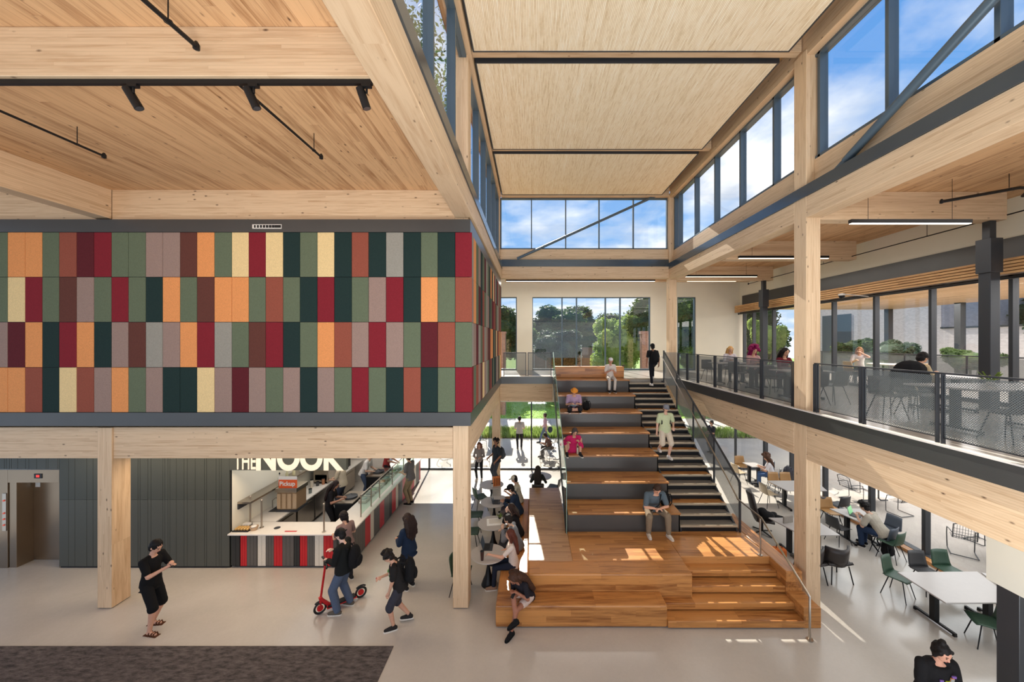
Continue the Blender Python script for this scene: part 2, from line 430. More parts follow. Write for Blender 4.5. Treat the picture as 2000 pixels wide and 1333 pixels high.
sun = bpy.data.lights.new('sun', 'SUN'); so = bpy.data.objects.new('sun', sun); COL.objects.link(so)
d = V((.10, -1, -.65)).normalized()
so.rotation_euler = d.to_track_quat('-Z', 'Y').to_euler()
so.location = (0, 40, 40); sun.energy = 10.0; sun.angle = R(.2); sun.color = (1, .93, .82)
def area(name, loc, rot, sx, sy, e, col=(1, .86, .68)):
    l = bpy.data.lights.new(name, 'AREA'); l.shape = 'RECTANGLE'; l.size = sx; l.size_y = sy; l.energy = e; l.color = col
    o = bpy.data.objects.new(name, l); COL.objects.link(o); o.location = loc; o.rotation_euler = rot; return o
SC.view_settings.view_transform = 'Standard'; SC.view_settings.look = 'None'; SC.view_settings.gamma = 1.0
SC.view_settings.use_curve_mapping = False; SC.view_settings.exposure = 0.0
try:
    cy = SC.cycles
    cy.max_bounces = 8; cy.diffuse_bounces = 4; cy.glossy_bounces = 3; cy.transmission_bounces = 4; cy.transparent_max_bounces = 24
    cy.sample_clamp_indirect = 6.0; cy.caustics_reflective = False; cy.caustics_refractive = False
    cy.use_adaptive_sampling = True
except Exception: pass
# ================================================================ the building
ZM = 4.26
S = 'structure'
def sbox(name, mat, *b, **k):
    o = MB().box(*b).build(name, mat, kind=S, **k); return recenter(o)
# floors -----------------------------------------------------------
sbox('floor', M['floor'], -16, 10.5, -6, 16.56, -.3, 0)
o = MB().prism([(-16, -6), (-2.6, -6), (-2.6, 6.95), (-16, 6.95)], 'z', 0, .012).build('carpet', M['carpet'], label='dark grey mottled carpet area on the floor, lower left', cat='carpet'); recenter(o)
up = MB()
up.box(5.91, 10.85, -4, 19.2, 3.96, ZM); up.box(.9, 5.91, 15.08, 19.2, 3.96, ZM); up.box(-8, .9, 15.82, 19.2, 3.96, ZM)
recenter(up.build('floor', M['floor2'], kind=S))
t = MB()
t.box(5.87, 5.91, -4, 15.08, 3.95, 4.25); t.box(-1.33, .9, 15.78, 15.82, 3.95, 4.25)
recenter(t.build('trim_1', M['band'], kind=S))
t = MB(); t.box(5.855, 5.965, -4, 15.08, 4.25, 4.275); t.box(-1.33, .9, 15.765, 15.86, 4.25, 4.275)
recenter(t.build('trim_2', M['white'], kind=S))
# volume over the cafe --------------------------------------------
sbox('wall_left', M['cream'], -16, -1.72, 8.32, 15.8, 3.96, 8.36)
t = MB(); t.box(-16, -1.325, 7.88, 7.925, 4.2, 8.3); t.box(-1.355, -1.325, 7.925, 15.8, 4.2, 8.3)
recenter(t.build('wall_cladding_backing', M['black'], kind=S))
t = MB(); t.box(-16, -1.29, 7.83, 7.9, 3.96, 4.243); t.box(-1.36, -1.29, 7.9, 15.8, 3.96, 4.243)
t.box(-16, -1.30, 7.84, 7.9, 8.086, 8.355); t.box(-1.36, -1.30, 7.9, 15.8, 8.086, 8.355)
recenter(t.build('trim_3', M['band'], kind=S))
sbox('ceiling', plain('cafe_soffit', C(40, 38, 36), .8), -16, -1.72, 8.32, 15.8, 3.3, 3.9)
rows = [
 'G OOGBMRGGPPWOGYRYDGYDBDSDGDR',
 'G YRGWPGRGDOGWOOGBGDRDGPRDOGB',
 'P MODRODPWSPORSGWRDGOBPRPGMBG',
 'O OBDYBPOGPDDYPMPGPDPGRGDBDGR']
zr = [8.086, 7.131, 6.170, 5.204, 4.243]
xb = [-18, 15.5, 49.5, 83, 116, 150, 184, 218, 251, 285, 318, 352, 385, 419, 453, 486, 519, 553, 586, 620, 653, 687, 720, 754, 788, 822, 855, 889, 922]
cl = empty('felt_wall_cladding', (-6, 7.86, 4.243), label='wall of multicoloured felt panels facing the viewer above the cafe', cat='wall panels')
for r, row in enumerate(rows):
    row = row.replace(' ', '')
    for c in range(28):
        k = row[c] if c < len(row) else 'R'
        x0, x1 = [(p-CX)*7.86/F for p in (xb[c], xb[c+1])]
        MB().box(x0+.004+6, x1-.004+6, -.006, .018, zr[r+1]+.004-4.243, zr[r]-.004-4.243).build('felt_panel', M['felt'][k], cl, bevel=.004, seg=1)
rs = random.Random(3)
side = ['SOGPDGMSGDODYRSDRPGBD', 'POGMDBGSPDGMRBWGSPMBW', 'SPMSGBSPWMOODGWYMBOGO', 'RGBPWYPSGMBDGDDPSWGYO']
cl2 = empty('felt_wall_cladding', (-1.3, 7.86, 4.243), label='side wall of felt panels running back from the corner beside the stair', cat='wall panels')
pw = (15.78-7.88)/21
for r in range(4):
    for c in range(21):
        MB().box(-.022, .006, .02+c*pw+.004, .02+(c+1)*pw-.004, zr[r+1]+.004-4.243, zr[r]-.004-4.243).build('felt_panel', M['felt'][side[r][c]], cl2)
# vent plate on the upper band
v = empty('vent_grille', (-5.62, 7.84, 8.2), label='small white slotted vent on the dark band above the felt wall', cat='vent')
MB().box(-.31, .31, -.012, 0, -.045, .045).build('plate', M['white'], v)
sl = MB()
for i in range(9): sl.box(-.27+i*.063, -.235+i*.063+.004*i, -.016, -.011, -.027, .03)
sl.build('slots', M['black'], v)

# timber frame ------------------------------------------------------
def beam(name, mat, b, label, cat='beam', group=None, bev=.006):
    o = MB().box(*b).build(name, mat, bevel=bev, seg=1, label=label, cat=cat, group=group); return recenter(o)
def column(b, label, cap=None):
    x0, x1, y0, y1, z0, z1 = b
    e = empty('timber_column', ((x0+x1)/2, (y0+y1)/2, z0), label=label, cat='column')
    X, Y = (x0+x1)/2, (y0+y1)/2
    MB().box(x0-X, x1-X, y0-Y, y1-Y, .015, z1-z0).build('shaft', M['glu_zx'], e, bevel=.006, seg=1)
    MB().box(x0-X+.02, x1-X-.02, y0-Y+.02, y1-Y-.02, 0, .015).build('base_plate', M['steel'], e)
    if cap:
        MB().box(x0-X+.04, x1-X-.04, y0-Y-.012, y1-Y+.012, cap-z0, cap-z0+.14).build('steel_bracket', M['frame'], e)
    return e
column((-9.34, -9.03, 7.93, 8.31, 0, 3.9), 'timber column left of the cafe beside the standing man in black')
column((-1.69, -1.36, 7.93, 8.28, 0, 12.05), 'timber column at the corner of the felt wall, rising to the roof', 12.0)
column((-1.69, -1.36, 15.8, 16.15, 0, 12.05), 'far timber column behind the side felt wall', 12.0)
column((5.91, 6.22, 7.93, 8.30, 0, 12.05), 'tall timber column in front of the right balcony', 12.0)
column((5.91, 6.22, 15.8, 16.15, 0, 12.05), 'far timber column at the top of the stair', 12.0)
beam('timber_beam', M['glu_xz'], (-9.03, -1.69, 7.96, 8.29, 3.23, 3.9), 'timber beam over the cafe counter between two columns')
beam('timber_beam', M['glu_xz'], (-16, -9.34, 7.96, 8.29, 3.23, 3.9), 'timber beam over the elevator at the left edge')
beam('timber_beam', M['glu_yz'], (-1.69, -1.36, 8.28, 15.8, 3.23, 3.95), 'pale timber beam under the side felt wall, running back')
beam('timber_beam', M['glu_xz'], (-9.05, -1.64, 7.95, 8.25, 8.365, 9.03), 'knotty timber beam on top of the felt wall below the ceiling')
beam('timber_beam', M['glu_xz'], (-16, -9.38, 7.95, 8.25, 8.365, 9.03), 'timber beam above the felt wall at the far left')
beam('timber_beam', M['glu_xz'], (-9.05, -1.64, 3.83, 3.95, 8.515, 9.03), 'large timber ceiling beam carrying the black lighting track')
beam('timber_beam', M['glu_yz'], (-9.38, -9.05, -4, 7.95, 8.40, 9.03), 'timber ceiling beam running to the corner at the upper left')
beam('timber_beam', M['glu_yz'], (-1.64, -1.27, -4, 15.8, 8.42, 8.87), 'long timber beam below the left clerestory windows')
beam('timber_beam', M['glu_yz'], (5.91, 6.25, -4, 7.93, 8.42, 8.88), 'near timber beam below the right clerestory')
beam('timber_beam', M['glu_yz'], (5.91, 6.25, 8.30, 15.8, 8.42, 8.88), 'far timber beam below the right clerestory, behind the tall column')
beam('timber_beam', M['glu_yz'], (6.09, 6.30, -4, 7.93, 9.12, 9.68), 'near timber sill beam under the right clerestory glass')
beam('timber_beam', M['glu_yz'], (6.09, 6.30, 8.30, 15.8, 9.12, 9.68), 'far timber sill beam under the right clerestory glass')
beam('timber_beam', M['glu_yz'], (5.91, 6.22, -4, 7.93, 3.22, 3.95), 'near sunlit timber beam under the right balcony')
beam('timber_beam', M['glu_yz'], (5.91, 6.22, 8.30, 15.8, 3.22, 3.95), 'far timber beam under the right balcony')
beam('timber_beam', M['glu_xz'], (-1.27, 5.91, 15.85, 16.15, 8.49, 8.99), 'timber cross beam at the far end above the stair')
beam('timber_beam', M['glu_xz'], (-1.36, 5.91, 15.95, 16.15, 9.28, 9.76), 'timber sill beam under the far clerestory window')
beam('timber_beam', M['glu_xz'], (-1.36, .9, 15.84, 16.1, 3.2, 3.95), 'timber beam under the far left balcony')
beam('timber_beam', M['glu_xz'], (6.25, 10.3, 7.98, 8.28, 8.40, 9.0), 'nearest timber cross beam over the right balcony')
beam('timber_beam', M['glu_xz'], (6.25, 10.45, 11.85, 12.15, 8.40, 9.0), 'middle timber cross beam over the right balcony')
beam('timber_beam', M['glu_xz'], (6.25, 10.4, 15.85, 16.15, 8.40, 9.0), 'farthest timber cross beam over the right balcony')
beam('timber_beam', M['glu_xz'], (-1.3, 10.8, 18.2, 18.4, 8.72, 9.0), 'thin timber beam near the far cream wall')
t = MB()   # steel bands of the ring beam
t.box(-1.62, -1.245, -4, 15.8, 8.87, 9.09); t.box(5.885, 6.26, -4, 15.83, 8.88, 9.12); t.box(-1.3, 5.885, 15.83, 16.17, 8.99, 9.28)
recenter(t.build('trim_4', plain('ring_band_steel', C(92, 102, 112), .22, .75, .03, 2), kind=S))
# roof
o = MB()
o.box(-1.85, 6.45, -4, 16.4, 12.45, 12.75)
recenter(o.build('ceiling', wood('roof_deck', C(150, 112, 70), C(96, 66, 38), 'y', 'x', .14, 3, .3, .6), kind=S))
for n, (b, l) in enumerate([((-1.62, -1.30, -4, 15.8, 11.93, 12.45), 'roof edge beam above the left clerestory'),
                            ((5.93, 6.25, -4, 15.8, 11.93, 12.45), 'roof edge beam above the right clerestory')]):
    beam('timber_beam', M['glu_yz'], b, l)
beam('timber_beam', M['glu_xz'], (-1.3, 5.93, 15.84, 16.15, 12.0, 12.45), 'roof edge beam above the far clerestory window')
beam('timber_beam', M['glu_xz'], (-1.36, 5.91, 8.06, 8.24, 12.1, 12.45), 'roof beam in the slot between the first two ceiling panels')
beam('timber_beam', M['glu_xz'], (-1.3, 5.91, 12.1, 12.28, 12.1, 12.45), 'roof beam in the slot between the last two ceiling panels')
for (a, b, l) in [(-4, 7.98, 'nearest slatted pale wood ceiling panel'), (8.33, 12.04, 'middle slatted pale wood ceiling panel'), (12.34, 15.75, 'farthest slatted pale wood ceiling panel by the end window')]:
    e = empty('ceiling_panel', (2.16, (a+b)/2, 12.05), label=l, cat='ceiling panel', group=None)
    MB().box(-3.40, 3.40, (a-b)/2, (b-a)/2, 0, .05).build('slatted_board', M['slat'], e)
    f = MB(); f.box(-3.43, -3.40, (a-b)/2, (b-a)/2, -.012, .10); f.box(3.40, 3.43, (a-b)/2, (b-a)/2, -.012, .10)
    f.box(-3.43, 3.43, (b-a)/2, (b-a)/2+.025, -.012, .10); f.box(-3.43, 3.43, (a-b)/2-.025, (a-b)/2, -.012, .10)
    f.build('edge_trim', M['steel'], e)
# ceilings
sbox('ceiling', M['clt'], -16, -1.64, -4, 15.8, 9.03, 9.25)
sbox('ceiling', M['clt'], 6.25, 11.2, -4, 19.45, 9.0, 9.2)
sbox('ceiling', M['clt'], -8, 6.25, 16.17, 19.45, 9.0, 9.2)
# far cream wall with openings
t = MB(); Y0, Y1 = 19.2, 19.5
for a, b in ((-8, -1.9), (-.76, .05), (6.2, 7.6), (8.56, 11.2)): t.box(a, b, Y0, Y1, ZM, 8.08)
t.box(-8, 11.2, Y0, Y1, 8.08, 9.0)
recenter(t.build('wall_back', M['cream'], kind=S))
# right wall band above the glass
t = MB(); t.box(10.85, 11.1, -4, 19.2, 7.6, 9.0)
recenter(t.build('wall_right', M['cream'], kind=S))
t = MB(); t.box(10.80, 10.86, -4, 18.9, 7.58, 8.1)
recenter(t.build('trim_5', M['band'], kind=S))
lv = empty('wood_louver', (10.6, 7.5, 7.25), label='long ribbed timber louver above the upper right glass wall', cat='louver')
m = MB()
for i in range(5): m.box(-.1, .13, -11.5, 11.55, i*.072, i*.072+.055)
m.build('slats', M['louver'], lv)
m = MB()
for y in (-10, -6, -2, 2, 6, 10): m.box(-.05, .2, y, y+.04, -.01, .36)
m.build('hanger', M['steel'], lv)
# windows ------------------------------------------------------------
def window(n, frames, panes, fm='frame'):
    e = empty('window_%d' % n, (0, 0, 0), kind=S)
    m = MB()
    for b in frames: m.box(*b)
    m.build('window_frame', M[fm], e, bevel=.004, seg=1)
    for b in panes: MB().box(*b).build('pane', M['glass'], e)
ys = [15.8-1.5*i for i in range(14)]
fr = [(-1.56, -1.40, y-.03, y+.03, 9.09, 11.93) for y in ys]+[(-1.56, -1.40, -4, 15.8, 9.09, 9.15), (-1.56, -1.4, -4, 15.8, 11.87, 11.93)]
window(1, fr, [(-1.50, -1.49, ys[i+1]+.03, ys[i]-.03, 9.15, 11.87) for i in range(13)])
ysr = [7.83-1.5*i for i in range(8)]+[8.36, 9.3, 10.79, 12.28, 13.77, 15.3, 15.74]
ysr.sort()
fr = [(6.10, 6.28, y-.035, y+.035, 9.68, 11.93) for y in ysr]+[(6.10, 6.28, -4, 15.8, 9.68, 9.74), (6.1, 6.28, -4, 15.8, 11.87, 11.93)]
window(2, fr, [(6.20, 6.21, ysr[i]+.035, ysr[i+1]-.035, 9.74, 11.87) for i in range(len(ysr)-1) if ysr[i+1]-ysr[i] > .2 and not (ysr[i] < 8 < ysr[i+1])])
xs = [-1.33, 0, 1.49, 2.94, 4.43, 5.9]
fr = [(x-.022, x+.022, 16.0, 16.14, 9.76, 12.0) for x in xs]+[(-1.33, 5.9, 16.0, 16.14, 9.76, 9.82), (-1.33, 5.9, 16.0, 16.14, 11.95, 12.0)]
window(3, fr, [(xs[i]+.022, xs[i+1]-.022, 16.07, 16.08, 9.82, 11.95) for i in range(5)])
xs = [.05, 1.6, 2.36, 3.87, 4.64, 6.2]
fr = [(x-.03, x+.03, 19.25, 19.42, ZM, 8.08) for x in xs]+[(.05, 6.2, 19.25, 19.42, ZM, ZM+.08), (.05, 6.2, 19.25, 19.42, 8.04, 8.08)]
window(4, fr, [(xs[i]+.03, xs[i+1]-.03, 19.33, 19.34, ZM+.08, 8.04) for i in range(5)])
for n, a, b in ((5, -1.9, -.76), (6, 7.6, 8.56)):
    fr = [(a, a+.05, 19.25, 19.42, ZM, 8.08), (b-.05, b, 19.25, 19.42, ZM, 8.08), (a, b, 19.25, 19.42, ZM, ZM+.08), (a, b, 19.25, 19.42, 8.04, 8.08)]
    window(n, fr, [(a+.05, b-.05, 19.33, 19.34, ZM+.08, 8.04)])
ys = [18.9, 18.1, 16.6, 15.0, 13.3, 11.68, 10.04, 8.35, 6.8, 5.2, 3.6, 2, .4]
fr = [(10.85, 11.0, y-.04, y+.04, ZM, 7.6) for y in ys]+[(10.85, 11.0, -4, 19.2, ZM, ZM+.09), (10.85, 11.0, -4, 19.2, 7.2, 7.6)]
window(7, fr, [(10.92, 10.93, ys[i+1]+.04, ys[i]-.04, ZM+.09, 7.2) for i in range(len(ys)-1)], 'steel')
xs = [-13.8, -9.2, -4.6, 0, 4.6, 9.2, 10.5]
fr = [(x-.03, x+.03, 16.56, 16.68, 0, 3.1) for x in xs]+[(-16, 10.5, 16.56, 16.68, 0, .07), (-16, 10.5, 16.56, 16.68, 3.04, 3.1)]
window(8, fr, [(xs[i]+.03, xs[i+1]-.03, 16.61, 16.62, .07, 3.04) for i in range(6)], 'steel')
ys = [16.56, 14.9, 13.2, 11.4, 9.83, 8.2, 6.55, 4.9, 3.3]
fr = [(10.45, 10.6, y-.05, y+.05, 0, 3.1) for y in ys]+[(10.4, 10.6, -4, 16.5, 0, .1), (10.45, 10.6, -4, 16.5, 3.0, 3.9)]
window(9, fr, [(10.52, 10.53, ys[i+1]+.05, ys[i]-.05, .1, 3.0) for i in range(8)], 'steel')
sbox('trim_6', M['oak_y'], 10.22, 10.4, -4, 16.4, 0, .09)
sbox('trim_7', M['cream'], -1.36, 10.5, 16.2, 16.75, 3.1, 3.95)
# vestibule at the lower right edge
sbox('wall_vestibule', M['cream'], 6.6, 6.78, 3.2, 5.35, 2.31, 3.2)
fr = [(6.62, 6.80, 5.0, 5.25, 0, 2.31), (6.62, 6.80, 3.9, 3.98, 0, 2.31), (6.64, 6.78, 3.2, 5.0, 0, .1)]
window(10, fr, [(6.7, 6.71, 3.98, 5.0, .1, 2.31)], 'steel')
# dark steel columns by the right glass
for y, l in ((8.12, 'dark steel column by the upper right glass wall, nearest'), (16.0, 'dark steel column at the far end of the upper glass wall')):
    e = empty('steel_column', (10.08, y, ZM), label=l, cat='column')
    MB().box(-.11, .11, -.11, .11, 0, 3.75).build('shaft', M['steel'], e, bevel=.01)
    MB().box(-.14, .14, -.14, .14, 3.0, 3.75).build('collar', M['steel'], e, bevel=.01)
    MB().box(-.07, .07, -.07, .07, 3.75, 4.14).build('head', M['steel'], e)
# diagonal braces
def brace(p, q, r, label):
    p, q = V(p), V(q); e = empty('steel_brace', p, label=label, cat='brace')
    d = (q-p)
    MB().cyl(d*.05, d*.95, r, n=14).build('rod', M['frame'], e, smooth=True)
    for u0, u1 in ((0, .055), (.945, 1)): MB().bar(d*u0, d*u1, .03, r*1.9).build('end_plate', M['frame'], e)
brace((-.62, 15.92, 9.34), (5.35, 15.92, 12.05), .055, 'diagonal steel brace across the far clerestory window')
brace((5.98, 7.35, 9.05), (5.98, .6, 12.05), .075, 'diagonal steel brace across the near right clerestory')

# platform, tiers and stair ------------------------------------------
RS = .1638; ZP = 5*RS
pf = empty('timber_platform', (2.4, 7.4, 0), label='oak platform with a low wraparound bench at the foot of the stair', cat='platform')
def part(name, mat, b, par, org, bev=.012):
    X, Y, Z = org
    return MB().box(b[0]-X, b[1]-X, b[2]-Y, b[3]-Y, b[4]-Z, b[5]-Z).build(name, mat, par, bevel=bev)
O = (2.4, 7.4, 0)
part('platform_front', M['oak_xz'], (-.07, 3.42, 7.82, 8.3, 0, ZP), pf, O, .03)
part('deck', M['oak_deck'], (-.07, .93, 8.3, 12.45, .3, ZP), pf, O)
part('deck', M['oak_x'], (.93, 3.42, 8.3, 9.6, .3, ZP), pf, O)
part('deck', M['oak_x'], (3.42, 5.46, 8.46, 9.6, .3, ZP), pf, O)
part('deck_side', M['oak_yz'], (-.068, .93, 8.3, 12.45, 0, .3), pf, O)
part('bench_seat', M['oak_xz'], (-.72, 2.73, 7.39, 7.82, .02, .455), pf, O, .03)
part('bench_seat', M['oak_yz'], (-.72, -.07, 7.82, 12.45, .02, .455), pf, O, .03)
for i in range(4):
    x0 = 2.73 if i < 2 else 3.42
    yf = 7.36+.28*i
    part('step', M['oak_xz'], (x0, 5.46, yf, 8.47, .03+RS*i if i else .03, RS*(i+1)), pf, O, .012)
part('curb', M['oak_xz'], (5.46, 5.81, 7.39, 7.9, 0, .41), pf, O, .012)
part('curb', M['oak_yz'], (5.46, 5.81, 7.9, 10.6, 0, ZP), pf, O, .02)

tr = empty('tiered_seating', (2.4, 9.54, ZP), label='tiered bench seating of oak seats and grey risers beside the stair', cat='bleachers')
O = (2.4, 9.54, ZP)
for k in range(1, 8):
    z = ZP+3*RS*k; y = 9.54+.825*(k-1); x0 = .95
    yb = y+.87 if k < 7 else 15.5
    part('seat', M['oak_x'], (x0, 3.87, y, yb, z-.05, z), tr, O, .008)
    part('riser', M['greyriser'], (x0, 3.85, y+.02, y+.06, z-3*RS, z-.05), tr, O, .003)
part('backrest', M['oak_xz'], (.95, 3.80, 15.12, 15.5, ZM, ZM+.47), tr, O, .03)
prof = [(9.56, ZP)]
for k in range(1, 8):
    y = 9.56+.825*(k-1); z = ZP+3*RS*k-.05
    prof += [(y, z-3*RS+ (0.05 if k==1 else 0)), (y, z)]
prof += [(15.08, ZM-.05), (15.08, 3.3), (10.6, ZP)]
seen = []
for p in prof:
    if not seen or p != seen[-1]: seen.append(p)
for xa in (.93, 3.82): MB().prism([(a-9.54, b-ZP) for a, b in seen], 'x', xa-2.4, xa+.03-2.4).build('side_panel', M['greyriser'], tr)

M['nosing'] = plain('pale_nosing', C(166, 152, 130), .4, 0, .03, 10)
st = empty('staircase', (4.6, 9.56, ZP), label='flight of stone and oak treads climbing to the upper floor', cat='stairs')
O = (4.6, 9.56, ZP)
for s_ in range(1, 22):
    z = ZP+RS*s_; y = 9.56+.275*(s_-1)
    wd = s_ % 3 == 0
    part('tread', M['oak_x'] if wd else M['greytread'], (3.86, 5.35, y, y+.31, z-.045, z), st, O, .006)
    part('nosing', M['nosing'], (3.86, 5.35, y-.006, y+.045, z-.05, z+.003), st, O, .004)
    part('riser', M['black'], (3.86, 5.35, y+.03, y+.05, z-RS, z-.045), st, O, 0)
sd = MB()
for x0, x1 in ((3.86, 3.9), (5.31, 5.35)):
    sd.prism([(0, 0), (0, .1), (5.5, 21*RS-.1), (5.5, 21*RS-.5), (.5, 0)], 'x', x0-4.6, x1-4.6)
sd.build('stringer', M['steel'], st)
MB().prism([(.1, 0), (5.5, 20*RS-.1), (5.5, 20*RS-.25), (.3, 0)], 'x', 3.9-4.6, 5.31-4.6).build('soffit', M['steel'], st)

# glass guard on the left of the tiers
gg = empty('glass_guard', (.9, 9.5, ZP), label='sloping glass guard along the left edge of the tiers', cat='guard')
MB().prism([(-.05, 0), (5.8, 3.45), (5.8, 4.5), (-.05, 1.5)], 'x', -.008, .008).build('glass_sheet', M['gglass'], gg)
m = MB(); m.bar((0, -.05, 1.5), (0, 5.8, 4.5), .02, .012); m.bar((0, -.05, 0), (0, -.05, 1.5), .012, .02)
m.build('edge_strip', plain('glass_edge', C(150, 182, 172), .2, .2), gg)
m = MB(); m.bar((0, 0, .02), (0, 5.7, 3.42), .05, .06); m.build('shoe', M['steel'], gg)

# perforated guard and handrails on the right of the stair
rg = empty('stair_guard', (5.4, 9.5, ZP), label='sloping perforated steel guard with handrail on the right of the stair', cat='guard')
def zl(y): return ZP+RS+(y-9.56)*RS/.275
pys = [9.55, 10.9, 12.3, 13.7, 15.05]
for i, y in enumerate(pys):
    MB().box(-.02, .02, y-9.5-.025, y-9.5+.025, zl(y)-ZP-.45 if i else -.0, zl(y)-ZP+1.14).build('post', M['steel'], rg)
for i in range(4):
    a, b = pys[i]+.04, pys[i+1]-.04
    MB().prism([(a-9.5, zl(a)-ZP+.06), (b-9.5, zl(b)-ZP+.06), (b-9.5, zl(b)-ZP+1.08), (a-9.5, zl(a)-ZP+1.08)], 'x', -.003, .003).build('mesh_panel', M['perf'], rg)
m = MB(); m.bar((0, .05, zl(9.55)-ZP+1.12), (0, 5.55, zl(15.05)-ZP+1.12), .045, .03); m.build('top_rail', M['steel'], rg)
MB().box(0, .55, 5.55, 5.57, 3.45, 4.5).build('mesh_panel', M['perf'], rg)
m = MB(); m.tube([(-.09, -.03, .87), (-.09, .45, 1.2), (-.09, 5.5, zl(15.0)-ZP+.92), (-.09, 5.85, zl(15.0)-ZP+.92)], .02, 8)
m.build('handrail', M['stainless'], rg, smooth=True)
lr = empty('handrail', (5.33, 7.1, 0), label='stainless pipe handrail beside the lower oak steps', cat='handrail')
m = MB(); m.tube([(-.02, 2.42, 1.70), (-.02, 1.42, 1.68), (.02, .05, .88), (.03, .0, .83), (.03, 0, .02)], .021, 8)
m.build('rail', M['stainless'], lr, smooth=True)
m = MB(); m.cyl((-.05, 1.41, ZP), (-.05, 1.41, 1.67), .02); m.build('post', M['stainless'], lr, smooth=True)
m = MB(); m.cyl((.03, 0, 0), (.03, 0, .02), .06); m.cyl((-.05, 1.41, ZP), (-.05, 1.41, ZP+.015), .05); m.build('flange', M['stainless'], lr)

# balcony guards
def guard(x, y0, y1, ys, label):
    e = empty('balcony_guard', (x, y0, ZM), label=label, cat='guard')
    MB().box(-.02, .02, 0, y1-y0, 1.02, 1.045).build('top_rail', M['steel'], e)
    for y in ys:
        p = MB(); p.box(-.03, .03, y-y0-.045, y-y0-.03, -.0, 1.02); p.box(-.03, .03, y-y0+.03, y-y0+.045, -.0, 1.02); p.build('post', M['steel'], e)
    for a, b in zip(ys[:-1], ys[1:]):
        MB().box(-.002, .002, a-y0+.05, b-y0-.05, .1, 1.0).build('mesh_panel', M['perf'], e)
        f = MB()
        for q in ((-.008, .008, a-y0+.05, b-y0-.05, .09, .105), (-.008, .008, a-y0+.05, a-y0+.062, .1, 1.0), (-.008, .008, b-y0-.062, b-y0-.05, .1, 1.0)): f.box(*q)
        f.build('panel_frame', M['steel'], e)
guard(5.96, 8.38, 15.0, [8.38, 9.54, 10.76, 11.97, 13.2, 14.1, 14.95], 'far perforated guard of the right balcony, behind the tall column')
guard(5.96, .5, 7.75, [.5, 1.65, 2.9, 4.12, 5.375, 6.64, 7.72], 'near perforated guard of the right balcony')
e = empty('balcony_guard', (-.2, 15.84, ZM), label='short perforated guard of the far left balcony', cat='guard')
for a, b in ((-1.0, -.02), (.04, 1.06)):
    MB().box(a+.02, b-.02, -.002, .002, .1, 1.0).build('mesh_panel', M['perf'], e)
    f = MB()
    for q in ((a, a+.03, -.015, .015, 0, 1.02), (b-.03, b, -.015, .015, 0, 1.02), (a, b, -.015, .015, 1.0, 1.03), (a, b, -.01, .01, .08, .1)): f.box(*q)
    f.build('panel_frame', M['steel'], e)

# light fixtures ------------------------------------------------------
def linlight(x0, x1, y, z, label, es=1):
    e = empty('linear_light', ((x0+x1)/2, y, z), label=label, cat='light')
    L = (x1-x0)/2
    MB().box(-L, L, -.04, .04, .012, .085).build('housing', M['black'], e)
    MB().box(-L+.01, L-.01, -.032, .032, 0, .012).build('diffuser', M['ledw'], e)
    for x in (-L*.7, L*.7): MB().cyl((x, 0, .085), (x, 0, 9.0-z), .004, n=5).build('cable', M['black'], e)
linlight(6.35, 8.75, 7.35, 8.10, 'nearest black linear light over the right balcony')
linlight(6.35, 9.1, 11.3, 8.3, 'second black linear light over the right balcony')
linlight(6.35, 9.3, 15.2, 8.42, 'third black linear light over the right balcony')
linlight(-1.2, 5.8, 17.3, 8.58, 'long black linear light at the far end above the stair landing')
linlight(7.3, 9.6, 17.3, 8.58, 'short black linear light in the far right corner')
tk = empty('light_track', (-5.2, 3.89, 8.465), label='black lighting track under the large ceiling beam', cat='track')
MB().box(-3.84, 3.52, -.02, .02, 0, .045).build('rail', M['black'], tk)
for i, (x, l) in enumerate(((-4.2, 'leftmost black spotlight on the track'), (-2.93, 'middle black spotlight on the track'), (-1.74, 'rightmost black spotlight on the track, near the diagonal beam'))):
    e = empty('spotlight', (x, 3.89, 8.465), label=l, cat='spotlight')
    MB().box(-.05, .05, -.022, .022, -.03, .0).cyl((0, 0, 0), (0, 0, -.09), .012).build('mount', M['black'], e)
    a = V((-.07, .0, -.035)); b = a+V((.10-.02*i, .03, -.20))
    MB().cyl(a, b, .042, n=18).build('barrel', M['black'], e, smooth=True)
    MB().cyl(b-(b-a)*.03, b+(b-a)*.01, .036, n=18).build('lens', plain('lens', C(60, 60, 62), .2), e)
def pipe(pts, r, rods, label, name='sprinkler_pipe', top=9.02):
    p0 = V(pts[0]); e = empty(name, p0, label=label, cat='pipe')
    MB().tube([V(p)-p0 for p in pts], r, 8).build('pipe', M['black'], e, smooth=True)
    for q in rods:
        q = V(q)-p0
        MB().cyl(q+V((0, 0, r)), V((q.x, q.y, top-p0.z)), .006, n=5).lathe([(.0, 0), (r*1.6, .0), (r*1.6, .02), (0, .02)], (q.x, q.y, q.z-.01), 8).build('hanger', M['black'], e)
    MB().lathe([(.005, 0), (.03, .01), (.03, .06), (.012, .09)], tuple(V(pts[-1])-p0-V((0, 0, .04))), 8).build('nozzle', M['black'], e)
pipe([(-3.40, .8, 8.75), (-3.40, 3.74, 8.75)], .022, [(-3.4, 3.45, 8.75)], 'near black ceiling pipe ending in front of the large beam')
pipe([(-3.41, 4.3, 8.75), (-3.41, 5.98, 8.75)], .018, [(-3.41, 5.78, 8.75)], 'black ceiling pipe behind the track, right of the two')
pipe([(-6.9, 4.3, 8.75), (-6.9, 5.95, 8.75)], .018, [(-6.9, 5.6, 8.75)], 'black ceiling pipe behind the track, left of the two')
pipe([(10.0, 7.5, 8.72), (9.75, 7.2, 8.75), (9.4, 7.1, 8.72), (7.9, 7.1, 8.45)], .03, [(9.2, 7.1, 8.69)], 'bent black pipe under the right balcony ceiling', top=8.99)
